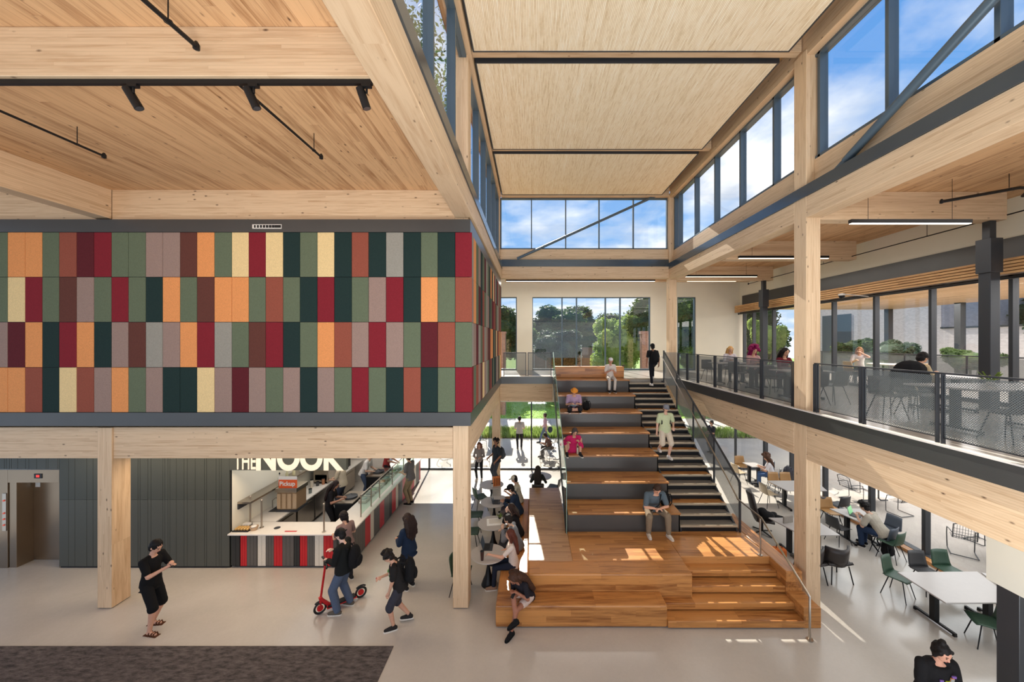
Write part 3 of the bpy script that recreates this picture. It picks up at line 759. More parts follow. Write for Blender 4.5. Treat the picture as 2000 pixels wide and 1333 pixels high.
pipe([(10.3, 2, 8.5), (10.3, 17.5, 8.5)], .014, [(10.3, y, 8.5) for y in (3, 6, 9.6, 13, 16)], 'thin black conduit along the upper right wall', 'conduit', top=8.99)
pipe([(10.45, 2, 7.15), (10.45, 18.6, 7.15)], .03, [], 'horizontal dark pipe along the head of the upper right glass', 'conduit')
e = empty('security_camera', (9.6, 11.4, 7.13), label='white dome camera below the timber louver', cat='camera')
MB().lathe([(.02, .12), (.09, .1), (.09, .05), (.02, .05)]).cyl((0, 0, .1), (.85, 0, .02), .012).build('bracket', M['white'], e)
MB().ball((0, 0, .03), .08).build('dome', M['black'], e, smooth=True)
# ================================================================ cafe, elevator
def rib_wall(x0, x1, y, z0, z1, mats, name='wall_cafe'):
    m = MB(); rr = random.Random(5); x = x0
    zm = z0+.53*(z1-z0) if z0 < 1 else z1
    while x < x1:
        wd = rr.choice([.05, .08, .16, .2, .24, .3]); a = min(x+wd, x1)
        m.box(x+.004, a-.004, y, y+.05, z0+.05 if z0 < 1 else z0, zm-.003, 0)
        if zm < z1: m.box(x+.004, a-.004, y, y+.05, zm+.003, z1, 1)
        x = a
    m.box(x0, x1, y+.03, y+.08, z0, z1, 2)
    return recenter(m.build(name, mats, kind=S))
WM = [M['wallgrey'], M['wallgrey2'], M['black']]
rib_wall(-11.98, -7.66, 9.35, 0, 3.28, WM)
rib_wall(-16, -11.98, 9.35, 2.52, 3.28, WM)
sbox('wall_cafe', M['cream'], -7.78, -7.66, 9.43, 15.3, 0, 3.28)
sbox('wall_cafe', M['white'], -7.78, -5.9, 15.2, 15.3, 0, 3.28)
# sign over the counter
sg = empty('cafe_sign', (-6.2, 9.35, 2.49), label='dark header sign reading THE NOOK above the cafe counter', cat='sign')
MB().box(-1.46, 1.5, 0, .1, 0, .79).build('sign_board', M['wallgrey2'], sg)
def text(s_, size, loc, mat, parent, name='lettering', ext=.006, rot=(90, 0, 0), sx=1.0, align='LEFT', bold=0.0):
    cu = bpy.data.curves.new(name, 'FONT'); cu.body = s_; cu.size = size; cu.extrude = ext; cu.align_x = align; cu.offset = bold
    to = bpy.data.objects.new(name, cu); COL.objects.link(to)
    dg = bpy.context.evaluated_depsgraph_get(); dg.update()
    me = bpy.data.meshes.new_from_object(to.evaluated_get(dg)); me.name = name
    bpy.data.objects.remove(to); bpy.data.curves.remove(cu)
    o = bpy.data.objects.new(name, me); me.materials.clear(); me.materials.append(mat); link(o, parent)
    o.location = loc; o.rotation_euler = [R(a) for a in rot]; o.scale = (sx, 1, 1)
    return o
lt = plain('sign_lettering', C(226, 218, 204), .5)
text('THE', .58, (-1.33, -.01, .03), lt, sg, sx=.52, bold=.008)
text('NOOK', .84, (-.80, -.01, .03), lt, sg, sx=.84, bold=.034)
# elevator
el = empty('elevator', (-12.4, 9.35, 0), label='stainless steel elevator doorway with call buttons at the left edge', cat='elevator')
ELX = -12.4
SSM = plain('elevator_steel', C(150, 132, 112), .3, .85, .05, 2)
def ep(name, mat, b, bev=.004): return MB().box(b[0]-ELX, b[1]-ELX, b[2]-9.35, b[3]-9.35, b[4], b[5]).build(name, mat, el, bevel=bev)
ep('header', SSM, (-13.3, -11.99, 9.36, 9.7, 2.17, 2.5))
ep('jamb', SSM, (-13.28, -13.1, 9.38, 9.72, 0, 2.17))
ep('jamb', SSM, (-12.02, -11.98, 9.38, 9.72, 0, 2.17))
ep('front_panel', SSM, (-14.2, -13.3, 9.36, 9.42, 0, 2.5))
ep('door_panel', SSM, (-13.1, -12.02, 9.70, 9.74, 0.01, 2.17))
ep('control_panel', M['stainless'], (-13.42, -13.32, 9.345, 9.36, .95, 1.9), .002)
b = MB()
for z in (1.72, 1.4, 1.25, 1.1): b.cyl((-13.37-ELX, -.005, z), (-13.37-ELX, -.02, z), .022)
b.build('button', plain('call_button', C(140, 40, 30), .4, emit=(1, .15, .08, 1), es=.4), el)
ep('floor_indicator', M['black'], (-12.62, -12.42, 9.35, 9.362, 2.28, 2.40), .002)
ep('indicator_digit', plain('red_display', C(180, 20, 20), .4, emit=(1, .05, .03, 1), es=.8), (-12.56, -12.48, 9.344, 9.351, 2.31, 2.37), 0)
ep('notice', M['white'], (-13.04, -12.92, 9.69, 9.70, 1.93, 2.06), 0)
# counter
ct = empty('cafe_counter', (-6.1, 9.35, 0), label='L shaped cafe counter with pale top and red, white and grey striped front', cat='counter')
CXo = -6.1
def cp(name, mat, b, bev=0.0): return MB().box(b[0]-CXo, b[1]-CXo, b[2]-9.35, b[3]-9.35, b[4], b[5]).build(name, mat, ct, bevel=bev)
cp('counter_top', M['white'], (-7.66, -4.57, 9.28, 9.93, .86, .90), .01)
cp('counter_top', M['white'], (-5.28, -4.57, 9.93, 15.35, .86, .90), .01)
cp('counter_body', M['wallgrey'], (-7.64, -4.64, 9.38, 9.88, .06, .86))
cp('counter_body', M['wallgrey'], (-5.24, -4.64, 9.88, 15.3, .06, .86))
cp('plinth', M['black'], (-7.6, -4.66, 9.42, 15.25, 0.0, .06)) if 0 else None
MB().box(-7.6-CXo, -4.68-CXo, .08, .5, 0, .06).box(-5.2-CXo, -4.68-CXo, .5, 5.9, 0, .06).build('plinth', M['black'], ct)
red = plain('red_laminate', C(190, 22, 34), .35); wht = plain('off_white_laminate', C(214, 206, 192), .4)
g1 = plain('grey_laminate', C(88, 84, 80), .4); bk = plain('charcoal_laminate', C(34, 36, 36), .4)
pats = [(62, 138, bk), (146, 208, red), (208, 305, g1), (312, 390, wht), (390, 468, g1), (468, 550, red), (550, 660, g1), (664, 716, bk), (720, 790, red), (790, 863, g1), (863, 946, wht), (948, 1040, red), (1040, 1075, g1)]
for a, b, mt in pats:
    xa = (440+a/4.9375-CX)*9.35/F; xb_ = min((440+b/4.9375-CX)*9.35/F, -4.6)
    m = MB(); n = 3 if mt in (g1, red) else 2; wd = (xb_-xa)/n
    for i in range(n): m.box(xa+i*wd+.003-CXo, xa+(i+1)*wd-.003-CXo, 0, .03, .06, .85)
    m.build('front_panel', mt, ct)
y = 9.36; rr = random.Random(4); seq = [g1, g1, red, wht, g1, red, g1, bk, red, wht, g1, red, bk, g1, red, wht, g1, red]
i = 0
while y < 15.2:
    wd = .42 if seq[i % 18] is g1 else (.34 if seq[i % 18] is red else .22); b = min(y+wd, 15.28)
    m = MB(); n = 3
    for k in range(n): m.box(-4.64-CXo, -4.6-CXo, y+(b-y)/n*k+.003-9.35, y+(b-y)/n*(k+1)-.003-9.35, .06, .85)
    m.build('side_panel', seq[i % 18], ct); y = b; i += 1
# posts + sneeze glass
def cpost(x, y, h, label):
    e = empty('guard_post', (x, y, .90), label=label, cat='post', group=None)
    MB().cyl((0, 0, 0), (0, 0, h), .021).lathe([(.05, 0), (.05, .012), (0.02, .02)]).build('tube', M['stainless'], e, smooth=True)
    MB().ball((0, 0, h+.01), .028).build('cap', M['stainless'], e, smooth=True)
cpost(-7.52, 9.86, .70, 'leftmost steel post on the cafe counter by the food trays')
cpost(-7.04, 9.62, .70, 'second steel post from the left on the cafe counter')
cpost(-5.29, 9.40, .70, 'steel post at the front right of the cafe counter')
sneeze = empty('sneeze_guard', (-4.72, 12, .9), label='long glass sneeze guard on steel posts along the side counter', cat='guard')
for y in (10.2, 10.85, 11.45, 12.5, 13.6, 14.7):
    MB().cyl((0, y-12, 0), (0, y-12, .62), .018).build('post', M['stainless'], sneeze, smooth=True)
MB().box(-.006, .006, -1.78, 2.9, .06, .55).build('glass_sheet', M['gglass'], sneeze)
MB().bar((0, -1.8, .6), (0, 2.9, .6), .02, .02).build('top_rail', M['stainless'], sneeze)
# kitchen run along the left wall
kt = empty('kitchen_cabinets', (-7.3, 12.4, 0), label='steel kitchen cabinets with pale worktop behind the counter, along the left wall', cat='cabinet')
MB().box(-.36, .4, -2.45, 2.7, .86, .9).build('worktop', M['white'], kt, bevel=.005)
for i, y in enumerate((-2.4, -1.5, -.6, .3, 1.2)):
    MB().box(-.36, .36, y, y+.86, .08, .86).build('cabinet_body', M['stainless'] if i % 2 else g1, kt)
    MB().box(.36, .38, y+.02, y+.84, .12, .84).build('door', M['stainless'], kt, bevel=.004)
    MB().bar((.4, y+.1, .76), (.4, y+.7, .76), .02, .02).build('handle', M['stainless'], kt)
for y, l in ((-1.9, 0), (1.0, 0)):
    MB().box(-.2, .25, y, y+.5, .885, .905).build('sink', M['steel'], kt)
    MB().tube([(-.25, y+.25, .9), (-.25, y+.25, 1.12), (-.15, y+.25, 1.2), (-.03, y+.25, 1.14)], .012, 6).build('faucet', M['stainless'], kt, smooth=True)
sh = empty('wall_shelf', (-7.5, 11.5, 1.52), label='grey shelf on the left wall of the cafe', cat='shelf')
MB().box(-.16, .18, -1.9, 3.4, 0, .05).build('board', M['stainless'], sh); MB().box(-.16, -.12, -1.9, 3.4, -.14, 0).build('rail', M['steel'], sh)
rr = random.Random(12)
for i in range(9):
    y = 10.9+i*.33; hgt = rr.uniform(.2, .32)
    e = empty('bottle', (-7.45, y, 1.57), label='pale syrup bottle on the cafe wall shelf', cat='bottle', group='syrup bottles on the cafe wall shelf')
    MB().lathe([(.04, 0), (.04, hgt*.62), (.015, hgt*.8), (.015, hgt)], n=10).build('body', plain('syrup', rr.choice([C(222, 214, 170), C(196, 190, 150), C(210, 206, 196)]), .3) if i < 3 else bpy.data.materials['syrup'], e, smooth=True)
    MB().lathe([(.018, hgt), (.018, hgt+.04), (.004, hgt+.06)], n=8).build('pump', M['black'], e)
dsp = empty('drink_dispenser', (-6.98, 10.75, .9), label='tall clear and brown display case under the orange Pickup sign', cat='dispenser')
MB().box(-.3, .3, -.28, .28, .56, .68).build('top', M['stainless'], dsp, bevel=.01)
MB().box(-.27, .27, -.24, .24, .06, .56).build('case', plain('brown_case', C(150, 122, 92), .25), dsp, bevel=.01)
m = MB()
for i in range(4): m.box(-.26+i*.15, -.16+i*.15, -.265, -.245, .1, .52)
m.build('door', plain('case_front', C(176, 150, 120), .15), dsp)
MB().box(-.3, .3, -.26, .26, 0, .06).build('base', M['steel'], dsp)
ps = empty('pickup_sign', (-6.98, 10.5, 1.58), label='orange sign reading Pickup on top of the display case', cat='sign')
MB().box(-.22, .3, 0, .012, .0, .24).build('panel', plain('orange_sign', C(222, 88, 34), .5), ps)
MB().box(-.22, .3, 0, .010, .24, .33).build('header', M['white'], ps)
text('Pickup', .17, (-.2, -.003, .07), M['white'], ps, ext=.002, bold=.004)
def box_thing(name, loc, dims, mat, label, cat, bev=.01, extra=None):
    e = empty(name, loc, label=label, cat=cat)
    dx, dy, dz = dims
    MB().box(-dx/2, dx/2, -dy/2, dy/2, 0, dz).build('body', mat, e, bevel=bev)
    if extra: extra(e)
    return e
def coff(e):
    MB().box(-.2, .2, -.3, -.2, .12, .3).build('group_head', M['black'], e); MB().cyl((-.1, -.25, .1), (-.1, -.25, .2), .03).build('portafilter', M['black'], e)
    MB().box(-.22, .22, -.3, .1, -.0, .05).build('drip_tray', M['steel'], e)
box_thing('espresso_machine', (-7.2, 12.9, .9), (.5, .6, .5), M['stainless'], 'steel espresso machine on the worktop at the back of the cafe', 'machine', extra=coff)
box_thing('coffee_grinder', (-7.3, 14.2, .9), (.42, .5, .58), M['black'], 'tall black coffee machine at the far end of the worktop', 'machine', extra=coff)
gr = empty('griddle', (-5.55, 11.4, 0), label='black griddle station with a round lid behind the side counter', cat='griddle')
MB().box(-.3, .22, -.45, .45, .1, .92).build('cabinet', M['black'], gr, bevel=.01)
MB().box(-.3, .22, -.45, .45, .92, .95).build('rim', M['stainless'], gr)
MB().lathe([(.2, .95), (.2, .99), (.05, 1.03), (.02, 1.06)], (-.04, 0, 0)).build('lid', M['steel'], gr, smooth=True)
gr2 = copy_tree(gr, (-5.6, 13.6, 0), 0, 'second black griddle with a round lid, farther down the side counter')
tray = empty('food_tray', (-7.42, 9.5, .9), label='black tray of sandwiches at the left end of the counter', cat='tray')
MB().box(-.2, .2, -.12, .12, 0, .02).box(-.2, .2, -.12, -.11, .02, .04).box(-.2, .2, .11, .12, .02, .04).build('tray', M['black'], tray)
for i in range(5):
    box_thing('sandwich', (-7.57+i*.075, 9.5, .92), (.05, .16, .05), plain('bread', C(214, 172, 104), .8) if i == 0 else bpy.data.materials['bread'], 'small wrapped sandwich on the black tray', 'food')['group'] = 'sandwiches on the black tray'
bw = empty('napkin_basket', (-7.5, 9.72, .9), label='white folded napkin pile beside the food tray', cat='napkins')
MB().box(-.09, .09, -.06, .06, 0, .07).build('pile', M['white'], bw, bevel=.02); MB().box(-.1, .1, -.07, .07, 0, .02).build('basket', M['steel'], bw)
bw = empty('bread_basket', (-7.15, 9.5, .9), label='pale basket on the counter right of the food tray', cat='basket')
MB().lathe([(.07, 0), (.10, .09), (.095, .09), (.06, .01)]).build('basket', plain('wicker', C(190, 160, 128), .8), bw, smooth=True); MB().ball((0, 0, .09), .07, .07, .03).build('cloth', M['white'], bw, smooth=True)
o = MB().lathe([(.075, 0), (.075, .006), (.06, .008)]).build('drain_cover', M['steel'], loc=(-6.62, 9.6, .9), label='round metal opening cover set in the counter top', cat='cover')
o = MB().box(-.15, .15, -.02, .02, 0, .008).build('menu_strip', red, loc=(-6.15, 9.42, .9), label='thin red strip lying on the counter top', cat='strip')
box_thing('stool', (-6.2, 12.6, 0), (.34, .34, .45), M['steel'], 'low grey stool on the kitchen floor', 'stool')

# small things on the worktops
rr = random.Random(8); cols = [C(120, 130, 126), C(206, 196, 180), C(60, 62, 64), C(176, 120, 84), C(96, 130, 84)]
names = ['steel pan', 'pale tub', 'black canister', 'brown jar', 'green box']
cm = [plain('container_%d' % i, c, .4) for i, c in enumerate(cols)]
for i in range(12):
    j = i % 5; e = empty('container', (-7.32+.12*(i % 3), 11.15+.13*i+.35*(i > 5), .9), label='small container among the clutter on the cafe worktop along the left wall', cat='container', group='containers on the cafe worktop')
    h_ = rr.uniform(.1, .24); MB().lathe([(.045, 0), (.05, h_*.9), (.05, h_)], n=10).build('body', cm[j], e, smooth=True); MB().lathe([(.052, h_), (.05, h_+.015)], n=10).build('lid', M['black'], e)
for i in range(9):
    e = empty('food_tub', (-5.08, 11.2+.34*i, .9), label='shallow tub of food behind the sneeze guard', cat='food', group='food tubs behind the sneeze guard')
    MB().box(-.12, .12, -.14, .14, 0, .09).build('tub', M['stainless'], e, bevel=.01); MB().ball((0, 0, .09), .10, .12, .03).build('food', cm[(i*2) % 5], e, smooth=True)

# ================================================================ furniture
def shell(pts, w0, w1, curve, n=8):
    """a bent sheet: pts (y,z) along the seat, width from w0 to w1, sides curving by `curve`"""
    m = MB(); vs = []; L = len(pts)
    for i, (y, z) in enumerate(pts):
        u = i/(L-1); w_ = w0+(w1-w0)*u
        for k in range(n+1):
            a = -1+2*k/n; vs.append((a*w_/2, y+curve[0]*a*a, z+curve[1]*a*a))
    fs = [(i*(n+1)+k, i*(n+1)+k+1, (i+1)*(n+1)+k+1, (i+1)*(n+1)+k) for i in range(L-1) for k in range(n)]
    m._add(vs, fs); return m
def chair(name, smat, lmat, label, cat='chair', arms=False, group=None, h=.45):
    """faces +Y (the sitter looks to +Y)"""
    e = empty(name, (0, 0, 0), label=label, cat=cat, group=group)
    d = h-.45
    for nm, m in (('seat', shell([(.22, .435+d), (.16, .45+d), (0, .44+d), (-.14, .435+d), (-.19, .46+d)], .42, .44, (0, .02))),
                  ('backrest', shell([(-.19, .46+d), (-.215, .52+d), (-.235, .62+d), (-.25, .72+d), (-.265, .80+d)], .44, .38, (.07 if arms else .035, 0)))):
        o = m.build(nm, smat, e, smooth=True); s_ = o.modifiers.new('thick', 'SOLIDIFY'); s_.thickness = .014; s_.offset = 0
    for sx in (-1, 1):
        for sy in (-1, 1):
            MB().cyl((sx*.13, sy*.12, .425+d), (sx*.22, sy*.22-.01, .0), .011, .009, n=8).build('leg', lmat, e, smooth=True)
    if arms:
        for sx in (-1, 1): MB().tube([(sx*.2, -.2, .66), (sx*.25, -.05, .66), (sx*.24, .1, .64)], .016, 6).build('armrest', smat, e, smooth=True)
    MB().bar((-.13, .12, .425+d), (-.13, -.12, .425+d), .02, .012).bar((.13, .12, .425+d), (.13, -.12, .425+d), .02, .012).bar((-.13, 0, .425+d), (.13, 0, .425+d), .02, .012).build('frame', lmat, e)
    return e
PL = lambda n, c: plain(n, c, .45, 0, .03, 10)
gc = PL('green_shell', C(52, 80, 62)); yc = PL('mustard_shell', C(168, 128, 80)); dc = PL('charcoal_shell', C(58, 58, 60)); pc = PL('sand_shell', C(190, 170, 140)); bc = PL('slate_shell', C(84, 92, 104))
# the ordinary chairs are built once per colour, then copied
src = {}
def put_chair(kind, x, y, rz, label, z=0, group=None):
    mats = dict(green=gc, mustard=yc, charcoal=dc, sand=pc, slate=bc)
    if kind not in src:
        c = chair('dining_chair', mats[kind], M['black'], label); c.location = (x, y, z); c.rotation_euler = (0, 0, R(rz)); src[kind] = c
        if group: c['group'] = group
        return c
    c = copy_tree(src[kind], (x, y, z), R(rz), label, group)
    if not group and 'group' in c: del c['group']
    return c
def round_table(x, y, r, label):
    e = empty('round_table', (x, y, 0), label=label, cat='table')
    MB().lathe([(r-.012, .715), (r, .725), (r, .738), (r-.004, .742)], n=36).build('tabletop', M['tabletop'], e)
    MB().lathe([(.16, 0), (.165, .02), (.14, .1), (.07, .26), (.035, .45), (.03, .70), (.1, .715)], n=22).build('pedestal', M['black'], e, smooth=True)
    return e
round_table(-1.02, 8.72, .42, 'nearest round cafe table along the bench, with a drink cup')
round_table(-1.06, 10.2, .42, 'second round cafe table along the bench, with papers')
round_table(-1.17, 11.55, .42, 'third round cafe table along the bench, with a laptop')
round_table(-1.40, 12.95, .42, 'fourth round cafe table, beside the orange bag')
round_table(.33, 13.75, .42, 'farthest round cafe table, behind the end of the oak deck')
put_chair('green', -1.62, 8.5, -90, 'green chair half hidden by the corner column at the nearest round table')
put_chair('green', -1.68, 10.3, -90, 'green chair at the second round table')
put_chair('green', -1.72, 11.3, -90, 'green chair at the third round table, right of the column')
put_chair('green', -1.75, 12.6, -60, 'green chair at the fourth round table')
def poly_table(pts, z, label, name='table', base='frame', zf=0.0):
    c = V((sum(p[0] for p in pts)/len(pts), sum(p[1] for p in pts)/len(pts), zf)); e = empty(name, c, label=label, cat='table')
    q = [(p[0]-c.x, p[1]-c.y) for p in pts]
    MB().prism(q, 'z', z-.028, z).build('tabletop', M['tabletop'], e, bevel=.006)
    xs_ = [p[0] for p in q]; ys_ = [p[1] for p in q]
    a = min(xs_)*.62; b = max(xs_)*.62
    for x in (a, b):
        MB().box(x-.05, x+.05, -.05, .05, .05, z-.03).build('leg', M['black'], e)
        f = MB(); f.box(x-.025, x+.025, min(ys_)*.8, max(ys_)*.8, .03, .065); f.box(x-.03, x+.03, min(ys_)*.8, min(ys_)*.8+.04, 0, .03); f.box(x-.03, x+.03, max(ys_)*.8-.04, max(ys_)*.8, 0, .03)
        f.build('foot', M['black'], e)
    MB().box(a, b, -.03, .03, z-.07, z-.03).build('crossbar', M['black'], e)
    return e
poly_table([(7.96, 8.02), (9.72, 8.04), (9.35, 7.08), (7.95, 7.07)], .74, 'large trapezoid table at the lower right with green chairs')
poly_table([(9.76, 8.0), (10.15, 7.9), (10.1, 7.05), (9.4, 7.07)], .74, 'table end at the lower right holding a red bowl')
poly_table([(8.95, 11.07), (9.95, 11.07), (9.75, 10.28), (9.12, 10.28)], .74, 'small table where the student in grey works on a laptop')
poly_table([(8.5, 13.3), (10.25, 13.3), (9.95, 12.4), (8.6, 12.4)], .74, 'long white table behind the tall column')
poly_table([(8.75, 15.3), (9.35, 15.3), (9.35, 14.75), (8.85, 14.75)], .74, 'farthest small table by the corner of the glass')
poly_table([(6.75, 10.5), (8.0, 10.5), (8.0, 9.55), (7.0, 9.55)], .74, 'pale table left of the tall column with a notebook')
put_chair('green', 8.28, 8.32, 205, 'green chair at the upper left of the large trapezoid table')
put_chair('charcoal', 9.1, 8.5, 180, 'dark chair behind the large trapezoid table between two green ones')
put_chair('green', 9.7, 8.55, 180, 'green chair behind the large trapezoid table, right of the dark chair')
put_chair('green', 8.62, 6.98, 62, 'green chair turned sideways in front of the large trapezoid table')
put_chair('charcoal', 9.25, 6.8, 20, 'dark chair with bag at the lower right table end')
put_chair('charcoal', 8.78, 10.55, -80, 'dark chair left of the student table')
put_chair('mustard', 9.35, 11.5, 180, 'mustard chair behind the student table')
put_chair('green', 9.5, 9.75, 20, 'green chair in front of the student in grey')
put_chair('slate', 10.1, 10.45, 100, 'slate chair on the right of the student in grey')
put_chair('mustard', 9.15, 13.75, 180, 'mustard chair behind the long white table, left one')
put_chair('mustard', 9.6, 13.75, 180, 'mustard chair behind the long white table, right one')
put_chair('sand', 8.3, 12.9, -85, 'sand coloured chair at the left end of the long white table')
put_chair('charcoal', 9.25, 12.0, 0, 'dark chair in front of the long white table, left of the column')
put_chair('charcoal', 10.0, 12.0, 10, 'dark chair in front of the long white table, right of the column')
put_chair('mustard', 9.0, 15.75, 180, 'mustard chair behind the farthest small table')
put_chair('sand', 8.45, 15.0, -80, 'pale sand chair left of the farthest small table')
put_chair('slate', 9.75, 15.3, 110, 'slate chair right of the farthest small table')
put_chair('charcoal', 9.45, 14.4, 60, 'dark chair under the person with big hair')
# high back lounge chair on a swivel base
lc = empty('lounge_chair', (6.95, 11.1, 0), R(-110), label='dark high-backed swivel lounge chair beside the stair', cat='chair')
leather = plain('dark_leather', C(52, 46, 44), .4)
o = shell([(.26, .40), (.1, .41), (-.1, .39), (-.2, .42)], .58, .60, (0, .05)).build('seat', leather, lc, smooth=True); q = o.modifiers.new('t', 'SOLIDIFY'); q.thickness = .07; q.offset = 0
o = shell([(-.2, .42), (-.27, .6), (-.33, .85), (-.38, 1.1), (-.41, 1.2)], .62, .40, (.12, 0)).build('backrest', leather, lc, smooth=True); q = o.modifiers.new('t', 'SOLIDIFY'); q.thickness = .06; q.offset = 0
MB().cyl((0, 0, .06), (0, 0, .38), .03).build('stem', M['black'], lc, smooth=True)
for a in range(4): MB().bar((0, 0, .07), (.34*cos(a*pi/2+.6), .34*sin(a*pi/2+.6), .015), .035, .025).build('leg', M['black'], lc)
jk = empty('jacket', (7.0, 10.95, .46), R(30), label='black jacket dropped on the lounge chair seat', cat='jacket')
cloth = fabric('black_cloth', C(24, 24, 26), .9)
m = MB(); m.ball((0, 0, .1), .24, .2, .14).ball((.22, -.04, .12), .18, .1, .07).ball((-.05, .12, .22), .17, .12, .1)
o = m.build('cloth', cloth, jk, smooth=True); q = o.modifiers.new('r', 'REMESH'); q.mode = 'VOXEL'; q.voxel_size = .02; q.use_smooth_shade = True
m = MB(); m.caps((.2, -.1, .1), (.42, -.22, .05), .06, .045); m.build('sleeve', cloth, jk, smooth=True)
for x, y, l in ((6.72, 8.92, 'dark armchair partly behind the tall column, left of two'), (7.35, 8.95, 'dark armchair partly behind the tall column, right of two')):
    e = empty('armchair', (x, y, 0), R(0), label=l, cat='chair')
    o = shell([(.26, .42), (.05, .43), (-.15, .41), (-.2, .45)], .56, .58, (0, .03)).build('seat', leather, e, smooth=True); q = o.modifiers.new('t', 'SOLIDIFY'); q.thickness = .06; q.offset = 0
    o = shell([(-.2, .40), (-.25, .55), (-.28, .72), (-.29, .84)], .60, .56, (.22, 0)).build('backrest', leather, e, smooth=True); q = o.modifiers.new('t', 'SOLIDIFY'); q.thickness = .05; q.offset = 0
    for sx in (-1, 1):
        for sy in (-1, 1): MB().cyl((sx*.2, sy*.18, .4), (sx*.26, sy*.24, 0), .013).build('leg', M['black'], e, smooth=True)

def laptop(x, y, z, rz, label, screen=C(120, 150, 130), es=.35, ang=105):
    e = empty('laptop', (x, y, z), R(rz), label=label, cat='laptop')   # user sits at -Y side looking +Y
    MB().box(-.16, .16, -.11, .11, .0, .014).build('base', M['steel'], e, bevel=.003)
    MB().box(-.14, .14, -.04, .09, .014, .016).build('keyboard', M['black'], e)
    a = R(ang-90); t = V((0, sin(a), cos(a))); m = MB(); p = V((0, .11, .012))
    m.bar(p, p+t*.21, .32, .008); m.build('lid', M['steel'], e)
    nrm = V((0, -cos(a), sin(a))); m = MB(); m.bar(p+nrm*.0055+t*.01, p+nrm*.0055+t*.2, .30, .002)
    m.build('screen', plain('screen_%d' % len(bpy.data.materials), screen, .3, emit=screen, es=es), e)
laptop(9.35, 10.62, .74, 35, 'open laptop with a green screen on the student table', C(120, 190, 130), .6)
laptop(-1.05, 8.98, .742, 90, 'dark open laptop on the nearest round table', C(60, 70, 80), .2)
laptop(-1.08, 11.5, .742, 90, 'open laptop on the third round table in front of the man in navy', C(60, 66, 76), .2)
def cup(x, y, z, r, h, mat, label, lid=None):
    e = empty('cup', (x, y, z), label=label, cat='cup')
    MB().lathe([(r*.75, 0), (r, h*.95), (r*1.03, h), (r*.9, h)], n=14).build('body', mat, e, smooth=True)
    MB().lathe([(r*1.06, h), (r*1.0, h+.012), (r*.5, h+.016)], n=14).build('lid', lid or M['black'], e)
cup(-1.13, 8.45, .742, .045, .2, plain('cola', C(60, 40, 36), .2), 'tall dark drink cup held on the nearest round table')
cup(-1.35, 12.7, .742, .035, .12, M['white'], 'small white cup on the fourth round table')
cup(9.65, 7.35, .74, .03, .11, plain('clear_cup', C(200, 206, 208), .1), 'small clear cup near the right edge of the trapezoid table', M['white'])
pp = empty('paper_sheets', (-.98, 10.25, .742), R(8), label='large sheets of white paper on the second round table', cat='papers')
MB().box(-.26, .24, -.2, .2, 0, .003).build('sheet', plain('paper', C(250, 250, 248), .6), pp); MB().box(-.2, .22, -.1, .16, .003, .006).build('top_sheet', M['white'], pp)
pl = empty('small_plant', (-.9, 10.42, .742), label='tiny green plant on the second round table', cat='plant')
MB().lathe([(.03, 0), (.04, .05)], n=10).build('pot', M['black'], pl)
m = MB(); rr = random.Random(1)
for i in range(14):
    a = rr.uniform(0, 6.28); m.bar((0, 0, .05), (.09*cos(a), .09*sin(a), .05+rr.uniform(.02, .09)), .02, .003)
m.build('leaves', M['leaf2'], pl)
ob = empty('paper_bag', (-1.22, 12.85, .742), R(20), label='orange striped bag standing on the fourth round table', cat='bag')
om = plain('orange_paper', C(222, 128, 60), .7)
MB().box(-.12, .12, -.08, .08, 0, .3).build('body', om, ob, bevel=.01)
m = MB()
for i in range(4): m.box(-.10+i*.058, -.075+i*.058, -.084, -.08, .02, .28)
m.build('stripes', plain('brown_stripe', C(96, 50, 28), .7), ob)
MB().tube([(-.05, 0, .3), (-.05, 0, .36), (.05, 0, .36), (.05, 0, .3)], .006, 6).build('handle', M['black'], ob)
rb = empty('bowl', (9.75, 7.4, .74), label='red bowl on the table end at the lower right', cat='bowl')
MB().lathe([(.05, 0), (.12, .05), (.125, .07), (.11, .065), (.04, .02)], n=18).build('bowl', plain('red_bowl', C(170, 40, 36), .4), rb, smooth=True)
MB().ball((0, 0, .06), .09, .09, .03).build('food', plain('red_food', C(140, 34, 30), .5), rb, smooth=True)
nb = empty('notebook', (7.1, 10.2, .74), R(15), label='grey book standing on the pale table left of the tall column', cat='book')
MB().box(-.16, .16, -.02, .02, 0, .18).build('cover', plain('book_grey', C(150, 142, 132), .7), nb, bevel=.004); MB().box(-.155, .165, -.014, .014, .004, .176).build('pages', M['white'], nb)
ca = box_thing('shopping_bag', (6.55, 9.75, 0), (.3, .22, .3), plain('orange_fabric', C(210, 110, 40), .7), 'orange bag on the floor behind the stair handrail', 'bag', .04,
    lambda e: MB().tube([(-.08, 0, .3), (-.06, 0, .4), (.06, 0, .4), (.08, 0, .3)], .01, 6).build('strap', M['black'], e))

